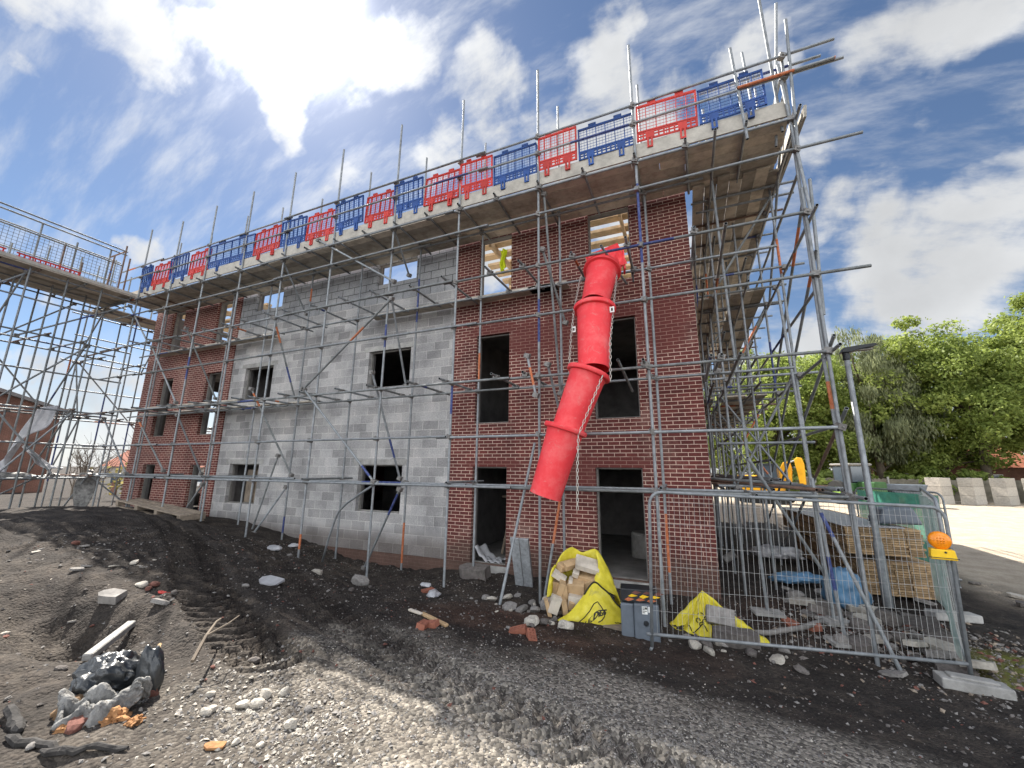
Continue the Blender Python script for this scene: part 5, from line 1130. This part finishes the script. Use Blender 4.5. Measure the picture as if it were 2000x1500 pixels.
# ------------------------------------------------------------------ yard machines
EX = thing('excavator', 'yellow excavator with its folded boom standing behind the tube bundle', 'excavator', (4.75, 27.5, -.25), -.4)
mb = MB()
for s in (-1, 1):
    mb.prism([(-1.7,.35),(-1.5,.08),(-1.2,0),(1.2,0),(1.5,.08),(1.7,.35),(1.5,.66),(1.2,.75),(-1.2,.75),(-1.5,.66)], s*.75-.24, s*.75+.24)
mb.build('tracks', M['rubber'], EX); mb = MB(); mb.box(-1.5,1.1,-.85,.85,.85,1.25); mb.box(-1.6,-.3,-.85,.85,1.25,2.0); mb.box(-.3,.9,.1,.85,1.25,1.7); bevel(mb.build('body', M['excav'], EX), .06)
mb = MB(); mb.box(-.2,1.05,-.85,-.05,1.25,2.85); bevel(mb.build('cab', M['dark_plastic'], EX), .06); mb = MB(); mb.box(-.1,1.06,-.87,-.851,1.75,2.7); mb.box(1.051,1.07,-.75,-.15,1.4,2.7); mb.build('cab_window', M['glass'], EX)
TB = Matrix.Rotation(.35, 4, 'Z')
mb = MB(); mb.prism([(.9,1.2),(1.65,1.3),(1.78,2.5),(1.7,3.0),(1.3,2.95),(.95,2.3)], .1, .45); bevel(mb.build('boom', M['excav'], EX), .04)
mb = MB(); mb.prism([(2.0,3.15),(2.2,3.3),(2.45,3.25),(2.55,2.8),(2.5,1.0),(2.2,1.0),(2.08,2.4)], .12, .43); bevel(mb.build('dipper', M['excav'], EX), .04)
mb = MB(); mb.prism([(2.2,1.35),(2.75,1.35),(3.0,.9),(2.8,.4),(2.35,.35),(2.15,.75)], -.15, .7); bevel(mb.build('bucket', M['dark_plastic'], EX), .03)
mb = MB(); mb.tube((1.2,.28,1.6),(1.7,.28,2.8),.07,10); mb.tube((1.55,.28,2.9),(2.25,.28,3.15),.06,10); mb.build('ram', M['galv'], EX)
TR = thing('tractor', 'dark cabbed green tractor with a white roof in the yard', 'tractor', (10.6, 29.5, -.25), -1.15)
mb = MB(); mb.box(-.75,.85,-.75,.75,.95,1.55); mb.box(.85,2.3,-.42,.42,.85,1.65); bevel(mb.build('body', M['tractor_green'], TR), .08)
mb = MB()
for x in (-.7,.75):
    for y in (-.7,.7): mb.box(x-.05,x+.05,y-.05,y+.05,1.55,2.75)
mb.box(-.6,.0,-.4,.4,1.55,2.1); mb.build('cab_frame', M['dark_plastic'], TR)
mb = MB(); mb.box(-.65,.7,-.755,-.745,1.6,2.7); mb.box(-.65,.7,.745,.755,1.6,2.7); mb.box(-.755,-.745,-.65,.65,1.6,2.7); mb.box(.795,.805,-.65,.65,1.6,2.7); mb.build('cab_window', M['glass'], TR)
mb = MB(); mb.box(-.9,.95,-.85,.85,2.752,2.92); bevel(mb.build('roof', M['frame'], TR), .08)
for x, r_, w_ in ((-.35,.85,.42),(1.85,.55,.32)):
    for s in (-1,1):
        mb = MB(); mb.lathe([(r_*.5,-w_/2),(r_*.95,-w_/2),(r_,-w_/3),(r_,w_/3),(r_*.95,w_/2),(r_*.5,w_/2)], (x,s*.85,r_), 28, 0, Euler((PI/2,0,0)).to_matrix()); q_ = mb.build('wheel', M['rubber'], TR)
        mb = MB(); mb.lathe([(0,-w_*.3),(r_*.5,-w_*.3),(r_*.5,w_*.3),(0,w_*.3)], (x,s*.85,r_), 20, 0, Euler((PI/2,0,0)).to_matrix()); mb.build('rim', M['lime'], q_)
t = thing('trailer', 'small lime and grey machine body parked beside the tractor', 'machine', (12.9, 29.2, -.25), -.3)
mb = MB(); mb.prism([(-1.3,.7),(1.3,.7),(1.6,1.5),(-1.5,1.5)], -.7, .7); bevel(mb.build('hopper_body', M['grey_plastic'], t), .05)
mb = MB(); mb.box(-1.4,1.4,-.72,.72,.55,.69); mb.build('chassis', M['lime'], t)
for x in (-.8,.8): mb = MB(); mb.lathe([(0,-.8),(.4,-.8),(.42,-.75),(.42,.75),(.4,.8),(0,.8)], (x,0,.42), 22, 0, Euler((PI/2,0,0)).to_matrix()); mb.build('wheel', M['rubber'], t)
mb = MB(); mb.box(0,3.2,0,.3,0,.3); mb.box(.3,2.6,.32,.6,0,.25); o = mb.build('timber_baulk', M['soffit']); o.location = (9.0,24.5,-.25); o.rotation_euler = (0,0,.2); tag(o, 'pale timber baulks lying in the yard in front of the tractor', 'timber')
# ------------------------------------------------------------------ beyond the left end
HL = thing('old_house', 'old brown brick house with a sagging tiled roof at the far left', 'house', (-44.7, -2.0, -.4), .0)
mb = MB(); mb.box(-9, 1.2, -6, 8, 0, 6.4); mb.add([(1.2,-6,6.4),(1.2,8,6.4),(1.2,1,8.2)], [(0,1,2)]); mb.build('walls', M['house_brick'], HL)
mb = MB(); mb.add([(1.6,8.5,6.15),(-9.4,8.5,6.15),(-9.4,1,8.35),(1.6,1,8.35),(1.6,-6.5,6.15),(-9.4,-6.5,6.15),(1.6,8.5,6.38),(-9.4,8.5,6.38),(-9.4,1,8.6),(1.6,1,8.6),(1.6,-6.5,6.38),(-9.4,-6.5,6.38)], [(0,1,2,3),(3,2,5,4),(6,9,8,7),(9,10,11,8),(0,3,9,6),(3,4,10,9),(0,6,7,1),(4,5,11,10)]); mb.build('roof', M['rooftile'], HL)
for z0, z1 in ((.9,2.1),(3.1,4.3)): mb = MB(); mb.box(1.19,1.24,3.4,4.5,z0,z1); w_ = mb.build('window', M['frame'], HL); mb = MB(); mb.box(1.245,1.26,3.48,4.42,z0+.08,z1-.08); mb.build('pane', M['glass'], w_)
GW = thing('garden_wall', 'low buff garden wall behind the left scaffold feet', 'wall', (-33,5.5,-.3), .25)
mb = MB(); mb.box(0, 16, 0, .25, 0, 1.1); mb.build('panel', M['stone_w'], GW); mb = MB(); mb.box(-.05, 16.05, -.05, .3, 1.102, 1.18); mb.build('coping', M['concrete'], GW)
for k in range(6): mb = MB(); mb.box(k*3.1, k*3.1+.4, -.08, -.002, 0, 1.3); mb.build('pier', M['house_brick'], GW)
def bush(name, label, x, y, h, spread, n, leafy, seed):
    t = thing(name, label, 'shrub', (x, y, GZ(x,y)-.1)); r = random.Random(seed); mb = MB(); tips = []
    def br(p, d, L, rad, k):
        q_ = p+d*L; mid = p.lerp(q_, .5)+V((r.uniform(-.1,.1), r.uniform(-.1,.1), 0))*L; mb.path([p, mid, q_], [rad, rad*.8, rad*.6], 5)
        if k == 0: tips.append(q_); return
        for _ in range(3): br(q_ if r.random() < .6 else mid, (d+V((r.gauss(0,.45), r.gauss(0,.45), r.gauss(.12,.25)))).normalized(), L*r.uniform(.55,.85), rad*.6, k-1)
    for i in range(n): a = r.uniform(0,6.3); br(V((r.uniform(-.3,.3)*spread, r.uniform(-.3,.3)*spread, 0)), V((math.cos(a)*spread*.35, math.sin(a)*spread*.35, 1)).normalized(), h*.36, .035, 3)
    mb.build('branches', M['twig'], t)
    if leafy:
        nr = np.random.RandomState(seed); lb = MB()
        for q_ in tips:
            for _ in range(leafy): c = q_+V(nr.normal(size=3)*.28); a = V(nr.normal(size=3)).normalized()*.09; b_ = a.orthogonal().normalized()*.06; lb.add([c-a, c+b_, c+a, c-b_], [(0,1,2,3)])
        lb.build('leaves', M['ivy'], t)
bush('bare_shrub', 'tall bare twiggy shrub behind the left scaffold', -25.5, 4.5, 4.2, 1.1, 12, 0, 3); bush('bare_shrub', 'lower yellowish shrub in front of the garden wall', -24.2, 3.0, 1.7, 1.4, 8, 3, 6); bush('bare_shrub', 'straggly bare shrub close to the old house wall', -29, 2.6, 3.4, 1.0, 9, 0, 9)
for i, (x, y, w_, h, rz, lab) in enumerate(((-62, 24, 14, 3.2, .3, 'distant low house with a long tiled roof beyond the garden wall'), (-48, 34, 11, 3.6, -.2, 'distant brown roofed house right of the bare shrub'), (-80, 44, 18, 5.0, .5, 'farthest house on the left skyline'))):
    t = thing('distant_house', lab, 'house', (x, y, -1.2), rz); mb = MB(); mb.box(-w_/2, w_/2, -3, 3, 0, h); mb.build('walls', M['stone_w'] if i != 1 else M['house_brick'], t)
    mb = MB(); mb.add([(-w_/2-.3,-3.4,h-.1),(w_/2+.3,-3.4,h-.1),(w_/2+.3,0,h+2.3),(-w_/2-.3,0,h+2.3),(-w_/2-.3,3.4,h-.1),(w_/2+.3,3.4,h-.1)], [(0,1,2,3),(3,2,5,4),(0,3,4),(1,5,2),(0,4,5,1)]); mb.build('roof', M['rooftile'] if i else M['orange_brick'], t)
    for k in range(3): mb = MB(); mb.box(-w_/2+1.2+k*w_/3.3, -w_/2+2.6+k*w_/3.3, -3.04, -2.98, 1.0, 2.3); mb.build('window', M['glass'], t)
# parked cars beyond the wall
def car(x, y, rz, paint, lab):
    t = thing('parked_car', lab, 'car', (x, y, GZ(x,y)), rz, 'cars beyond the garden wall')
    mb = MB(); mb.prism([(-2.1,.3),(2.1,.3),(2.15,.7),(1.3,.88),(-2.0,.9),(-2.15,.6)], -.85, .85); bevel(mb.build('body', paint, t), .08)
    mb = MB(); mb.prism([(-1.9,.88),(1.2,.88),(.5,1.42),(-1.4,1.42)], -.74, .74); bevel(mb.build('cabin', M['glass'], t), .06)
    for a in (-1.35,1.35):
        for s in (-1,1): mb = MB(); mb.lathe([(0,-.1),(.3,-.1),(.32,-.06),(.32,.06),(.3,.1),(0,.1)], (a,s*.8,.32), 18, 0, Euler((PI/2,0,0)).to_matrix()); mb.build('wheel', M['rubber'], t)
car(-38, 13.5, .3, M['white'], 'white car parked beyond the garden wall'); car(-33.5, 15, .25, M['galv_dark'], 'dark grey car parked beyond the garden wall')
# plastic sheets blowing on the left scaffold
mb = MB()
P = [[V((-18.2-.25*u+.12*math.sin(7*v+2*u), -2.55-.95*v+.16*math.sin(5*u+9*v)-.3*u*(.4+.6*math.sin(3.2*v)), 3.75-2.6*v-.55*u*math.sin(3.0*v)+.06*math.sin(21*v+5*u))) for v in [k/40 for k in range(41)]] for u in [j/12 for j in range(13)]]
mb.grid(P); o = solid(mb.build('plastic_sheet', M['white_sheet'], smooth=True), .004); tag(o, 'torn white plastic sheet streaming down from the left scaffold lift', 'plastic sheet')
mb = MB(); P = [[V((-18.1+.1*math.sin(9*v), -3.0+.9*v+.05*math.sin(11*u+6*v), 2.45-.5*v+.22*u*math.sin(3*v+.5)-.25*math.sin(3*v))) for v in [k/24 for k in range(25)]] for u in [j/6 for j in range(7)]]
mb.grid(P); o = solid(mb.build('plastic_sheet', M['white_sheet'], smooth=True), .004); tag(o, 'thin white plastic streamer blown sideways from the torn sheet', 'plastic sheet')
o = blob('plastic_sheet', M['dirty_sheet'], (-18.2,-3.3,1.62), (.3,.75,.16), 21, .4, 0, .6); tag(o, 'bunched white plastic draped over the lowest left lift', 'plastic sheet')
mb = MB(); P = [[V((-18.3+.45*(u-.5)*(.7+.5*v)+.06*math.sin(9*v+3*u), -1.25+.3*math.sin(PI*u)*-1+.08*math.sin(7*u+5*v), 1.75-1.35*v-.12*math.sin(8*u)*v)) for v in [k/24 for k in range(25)]] for u in [j/14 for j in range(15)]]
mb.grid(P); o = solid(mb.build('plastic_sheet', M['dirty_sheet'], smooth=True), .004); tag(o, 'greyish plastic sheet hanging limp between the scaffold poles by the far brick corner', 'plastic sheet')
# timber pallet deck at the foot of the far brick bay
t = thing('timber_platform', 'long weathered pallet like platform lying at the foot of the far brick bay', 'pallet', (-14.0,-1.2,0)); a0, a1 = V((-16.1,-.95,.90)), V((-12.1,-1.35,.70)); a0 = a0-t.location; a1 = a1-t.location
for k in range(3): mb = MB(); off = V((0,-.22*k,-.01*k)); mb.bar(a0+off+V((0,0,.09)), a1+off+V((0,0,.09)), .15, .03); mb.build('deck_board', M['timber_old'], t)
for f in (.02,.35,.66,.98): mb = MB(); c = a0.lerp(a1, f)+V((0,-.22,.0)); mb.obox(c, .14, .6, .12); mb.build('bearer', M['timber_old'], t)
for k in (0, 2): mb = MB(); off = V((0,-.22*k,-.09)); mb.bar(a0+off, a1+off, .12, .03); mb.build('bottom_board', M['timber_old'], t)
# ------------------------------------------------------------------ lying about on the ground
def lay(o, x, y, sink=.0, rot=(0,0,0)): o.location = (x, y, GZ(x,y)+sink); o.rotation_euler = rot; return o
# black bag and what it lies on
o = blob('black_bag', M['black_bag'], (-4.40,-6.36,.45), (.215,.19,.16), 31, .55, .5, .55, 5); tag(o, 'glossy crumpled black plastic bag lying in the sunny foreground', 'bag')
o = blob('black_bag', M['black_bag'], (-4.16,-6.22,.45), (.10,.07,.20), 35, .6, .3, .5, 4); tag(o, 'upright folded flap of black plastic beside the black bag', 'bag')
mb = MB()
P = [[V((.42*(u-.5)+.04*math.sin(9*v), -.28*v*(.7+.4*math.sin(4*u))+.03*math.sin(13*u+2), .09*math.sin(PI*v)*(.5+.8*math.sin(7*u+1.0)**2)+.035*math.sin(19*u+9*v)*v+.03*math.sin(15*v+4*u)+.04)) for v in [k/40 for k in range(41)]] for u in [j/60 for j in range(61)]]
P = [[p_+V((0, .02*abs(math.sin(31*i/60+9*math.sin(j/9))), .035*(float(fbm(np.array([i*.17]), np.array([j*.2]), 3, 71)[0])-.4)+.018*abs(math.sin(i*.42+1.7*math.sin(j*.21))))) for j, p_ in enumerate(row)] for i, row in enumerate(P)]
mb.grid(P); o = solid(mb.build('scorched_sheet', M['dirty_sheet'], smooth=True), .012); o.location = (-4.17,-6.42,.33); o.rotation_euler = (.1,-.05,.5); tag(o, 'scorched white plastic sheet crumpled in front of the black bag', 'plastic sheet')
o = blob('scorched_lump', M['scorch'], (-4.28,-6.55,.36), (.08,.15,.08), 41, .5, .3, .5); tag(o, 'curled brown scorched edge of board left of the white sheet', 'board')
for i, (x, y, s) in enumerate(((-3.93,-6.5,.13),(-4.05,-6.66,.09),(-3.8,-6.45,.08))): o = blob('orange_foam', M['foam'], (x,y,GZ(x,y)), (s*.8,s*.6,s*.45), 50+i, .3, i, .9, 4, False); tag(o, 'crumbly orange lump beside the scorched white sheet', 'rubble', 'orange crumbs by the scorched sheet')
def slab(name, sx, sy, sz, m, seed):
    r = random.Random(seed); mb = MB(); n = 9; top = []
    for k in range(n):
        a = 2*PI*k/n; c, s = math.cos(a), math.sin(a); q_ = max(abs(c), abs(s)); top.append((c/q_*sx/2*r.uniform(.82,1), s/q_*sy/2*r.uniform(.82,1)))
    vs = [(x, y, sz/2+r.uniform(-.06,.06)*sz) for x, y in top]+[(x*r.uniform(.95,1.06), y*r.uniform(.95,1.06), -sz/2) for x, y in top]
    mb.add(vs, [tuple(range(n)), tuple(range(2*n-1, n-1, -1))]+[(i, i+n, (i+1) % n+n, (i+1) % n) for i in range(n)]); me = mb.mesh(name, m); return me
def put(name, me, x, y, sink, rot, label, cat, group=None, scale=None):
    o = link(name, me, None, (x, y, GZ(x,y)+sink), rot, scale); return tag(o, label, cat, group)
def beam_on_ground(name, p, q_, w_, h, m, label, cat, sink=.02, grp=None):
    a = V((*p, GZ(*p)+sink)); b_ = V((*q_, GZ(*q_)+sink)); mb = MB(); mb.bar(a, b_, w_, h); return tag(bevel(mb.build(name, m), .008, 1), label, cat, grp)
beam_on_ground('concrete_post', (-5.28,-6.12), (-5.72,-5.62), .075, .06, M['concrete'], 'broken grey concrete post lying across the dark hollow on the left', 'post', .05)
put('stone_slab', slab('stone_slab', .26, .17, .09, M['stone'], 3), -6.45, -5.5, .03, (.25,.1,.4), 'squarish grey stone slab on the rim of the dark hollow', 'slab')
beam_on_ground('stick', (-4.55,-5.98), (-5.0,-5.72), .03, .02, M['timber'], 'short pale stick on the sunny bank above the black bag', 'stick')
mb = MB(); mb.path([(-4.0,-6.02,.50),(-4.15,-5.85,.6),(-4.35,-5.65,.62),(-4.6,-5.45,.55)], [.016,.013,.010,.006], 6); mb.path([(-4.15,-5.85,.6),(-4.1,-5.7,.66),(-4.2,-5.55,.66)], [.009,.007,.004], 5); o = mb.build('dead_branch', M['twig']); tag(o, 'dry bare branch sticking out from behind the black bag', 'branch')
def charred(p_, q_, w_, lab):
    r = random.Random(int(p_[0]*-991)); mb = MB(); pts = []; n = 9
    for k in range(n):
        t_ = k/(n-1); x, y = p_[0]+(q_[0]-p_[0])*t_+r.uniform(-.015,.015), p_[1]+(q_[1]-p_[1])*t_+r.uniform(-.015,.015); pts.append((x, y, GZ(x,y)+w_*.7+r.uniform(-.008,.012)))
    mb.path(pts, [w_*(.4 if k in (0,n-1) else r.uniform(.7,1.15)) for k in range(n)], 7); o = mb.build('charred_stick', M['char']); tag(o, lab, 'stick', 'charred sticks in the burnt scraps')
for i, (p_, q_, w_) in enumerate((((-4.55,-6.78),(-4.2,-6.85),.09), ((-4.2,-6.9),(-3.75,-6.75),.06), ((-3.9,-6.85),(-3.55,-6.6),.05), ((-4.45,-6.95),(-4.05,-7.0),.07))): charred(p_, q_, w_*.4, 'charred stick in the burnt scraps at the bottom left corner')
put('yellow_scrap', slab('yellow_scrap', .13, .07, .012, M['foam'], 8), -3.17, -6.32, .012, (.05,.1,.6), 'faded ochre scrap flat on the gravel in the foreground', 'scrap')
put('white_board', slab('white_board', .34, .22, .03, M['white_sheet'], 12), -5.95, -3.92, .03, (.25,.12,.3), 'white square tile lying on the shaded dark bank', 'tile')
put('pink_scrap', slab('pink_scrap', .16, .05, .012, M['red_b'], 15), -6.15, -5.15, .015, (.1,.1,.2), 'small pinkish red scrap on the sunlit bank', 'scrap')
for i, (x, y, s) in enumerate(((-8.75,-1.75,.2),(-9.35,-.75,.16),(-4.43,-2.05,.17),(-4.9,-1.6,.12))): o = blob('paper_scrap', M['white_sheet'], (x,y,GZ(x,y)+.04), (s,s*.6,s*.35), 60+i, .3, i, .6, 3); tag(o, ['crumpled white paper scrap on the bank under the block wall','crumpled white scrap against the foot of the block wall','white crumpled scrap by the outer pole foot','tiny white scrap near the pole between block and brick'][i], 'scrap')
# broken perforated bricks
def perf_brick(name):
    mb = MB(); L_, W_, H_ = .215, .1025, .065
    for k in range(5): mb.box(-L_/2+k*.048, -L_/2+k*.048+.023, -W_/2, W_/2, -H_/2, H_/2)
    mb.box(-L_/2+.001, L_/2-.001, -W_/2-.001, -W_/2+.022, -H_/2+.001, H_/2-.001); mb.box(-L_/2+.001, L_/2-.001, W_/2-.022, W_/2+.001, -H_/2+.001, H_/2-.001); mb.box(-L_/2+.001, L_/2-.001, -.012, .012, -H_/2+.001, H_/2-.001); return mb.mesh(name, M['orange_brick'])
pbm = perf_brick('perforated_brick'); r = random.Random(12)
for (x, y, n, lab) in ((-3.38,-3.72,2,'perforated red brick in the broken pair on open ground'), (-2.4,-3.1,3,'perforated red brick broken up near the scaffold foot'), (1.0,-.55,3,'perforated red brick on the rubble behind the mesh fence'), (-4.7,-1.75,1,'half red brick by the pole at the brick and block join')):
    for k in range(n): put('perforated_brick', pbm, x+r.uniform(-.18,.18), y+r.uniform(-.1,.1), .025, (r.uniform(-.3,.3),r.uniform(-.3,.3),r.uniform(0,3)), lab, 'brick', 'broken red bricks on the ground')
beam_on_ground('timber_batten', (-3.75,-3.35), (-3.2,-3.6), .06, .035, M['timber'], 'pale split batten beside the broken brick pair', 'batten'); beam_on_ground('timber_batten', (-3.95,-3.35), (-3.7,-3.42), .05, .03, M['soffit'], 'stubby offcut left of the pale split batten', 'batten')
# rubble lumps, by place
lump = {k: [rockmesh('rubble_lump', s, M[k], fl) for s, fl in ((1,.7),(2,.6),(3,.85))] for k in ('stone','stone_w','stone_d','brickbit')}
slabs = {k: [slab('broken_slab', a, b_, c, M[k], s) for s, a, b_, c in ((21,1,.7,.22),(22,.9,.45,.2),(23,1.1,.6,.14))] for k in ('stone','stone_w','stone_d')}
def strew(n, fx, size, kinds, name, lab, grp, cat='rubble', meshes=lump, seed=1, tilt=.4):
    r = random.Random(seed)
    for i in range(n):
        x, y = fx(r); s = size[0]+(size[1]-size[0])*r.random()**2.2; k = r.choice(kinds); me = r.choice(meshes[k])
        put(name, me, x, y, s*.14, (r.uniform(-tilt,tilt), r.uniform(-tilt,tilt), r.uniform(0,6.3)), lab, cat, grp, (s*r.uniform(.8,1.3), s*r.uniform(.7,1.1), s*r.uniform(.7,1.1)))
strew(26, lambda r: (r.gauss(-2.95,.45), r.gauss(-1.75,.3)), (.06,.26), ['stone','stone','stone_w'], 'rubble_lump', 'grey stone lump among those round the scaffold feet left of the yellow bag', 'stones left of the yellow bag', seed=2)
strew(9, lambda r: (r.gauss(-2.3,.22), r.gauss(-2.4,.15)), (.09,.26), ['stone','stone_w','stone_d'], 'rubble_lump', 'broken block lump at the front left foot of the big yellow bag', 'lumps in front of the yellow bag', seed=3)
strew(20, lambda r: (r.uniform(-.75,.75), r.gauss(-1.95,.17)), (.06,.25), ['stone','stone_w','stone_d'], 'rubble_lump', 'rubble lump along the inside of the mesh fence bottom rail', 'rubble along the mesh fence', seed=4)
strew(46, lambda r: (min(r.gauss(1.95,.5), 2.7), r.gauss(-.35,.6)), (.08,.42), ['stone','stone_d','stone_d','brickbit'], 'rubble_lump', 'dark rubble lump in the heap behind the mesh fence', 'rubble heap behind the mesh fence', seed=5)
strew(26, lambda r: (min(r.gauss(2.1,.5), 2.7), r.gauss(-.1,.7)), (.25,.62), ['stone','stone_d','stone_w'], 'broken_slab', 'flat broken slab in the rubble behind the mesh fence', 'broken slabs behind the mesh fence', 'slab', slabs, 6, .35)
strew(26, lambda r: (r.uniform(-9.5,-5.6), r.gauss(-5.1,.35)), (.05,.2), ['stone_w','stone','stone','brickbit'], 'broken_slab', 'pale flat slab fragment on the sunlit left bank', 'fragments on the left bank', 'slab', {**slabs, 'brickbit': lump['brickbit']}, 7, .25)
strew(26, lambda r: (r.uniform(-7,-3), r.gauss(-6.1,.5)), (.04,.15), ['stone_w','stone','stone_d','brickbit'], 'rubble_lump', 'loose stone on the sunny churned ground round the black bag', 'stones round the black bag', seed=8)
strew(16, lambda r: (r.uniform(-9,-4), r.uniform(-4.6,-1.7)), (.03,.15), ['stone','stone','stone_d','stone_w'], 'rubble_lump', 'loose fragment on the dark shaded bank below the block wall', 'fragments on the dark bank', seed=9)
strew(22, lambda r: (r.uniform(-4,1.5), r.uniform(-5.4,-2.9)), (.03,.10), ['stone','stone_d','stone_d'], 'rubble_lump', 'small stone on the grey gravel apron in front of the doors', 'stones on the gravel apron', seed=10)
strew(18, lambda r: (r.uniform(3.4,7), r.uniform(.4,4.6)), (.06,.36), ['stone','stone_d','stone_w'], 'broken_slab', 'slab fragment on the dark verge beyond the puddle', 'fragments beyond the puddle', 'slab', slabs, 11, .2)
strew(14, lambda r: (r.gauss(-3.3,.3), r.gauss(-6.0,.18)), (.05,.14), ['stone_w'], 'rubble_lump', 'pale angular stone in the sunlit pebble heap', 'pale stones in the pebble heap', seed=13)
put('rubble_lump', lump['stone'][0], -5.88, -2.2, .08, (.3,.2,.4), 'squarish pale grey block lump under the block wall window', 'rubble', None, (.36,.26,.3)); put('rubble_lump', lump['stone_w'][1], -6.4, -2.7, .05, (.2,.3,1), 'pale broken lump on the bank left of the squarish block', 'rubble', None, (.26,.18,.18)); put('broken_slab', slabs['stone_d'][0], -4.55, -.45, .1, (.2,0,.1), 'large dark slab propped below the narrow doorway', 'slab', None, (.7,.5,1))
put('broken_slab', slabs['stone_d'][1], .05, -1.66, .08, (.1,.05,.2), 'long dark concrete slab under the end of the collapsed yellow bag', 'slab', None, (.62,.6,.9))
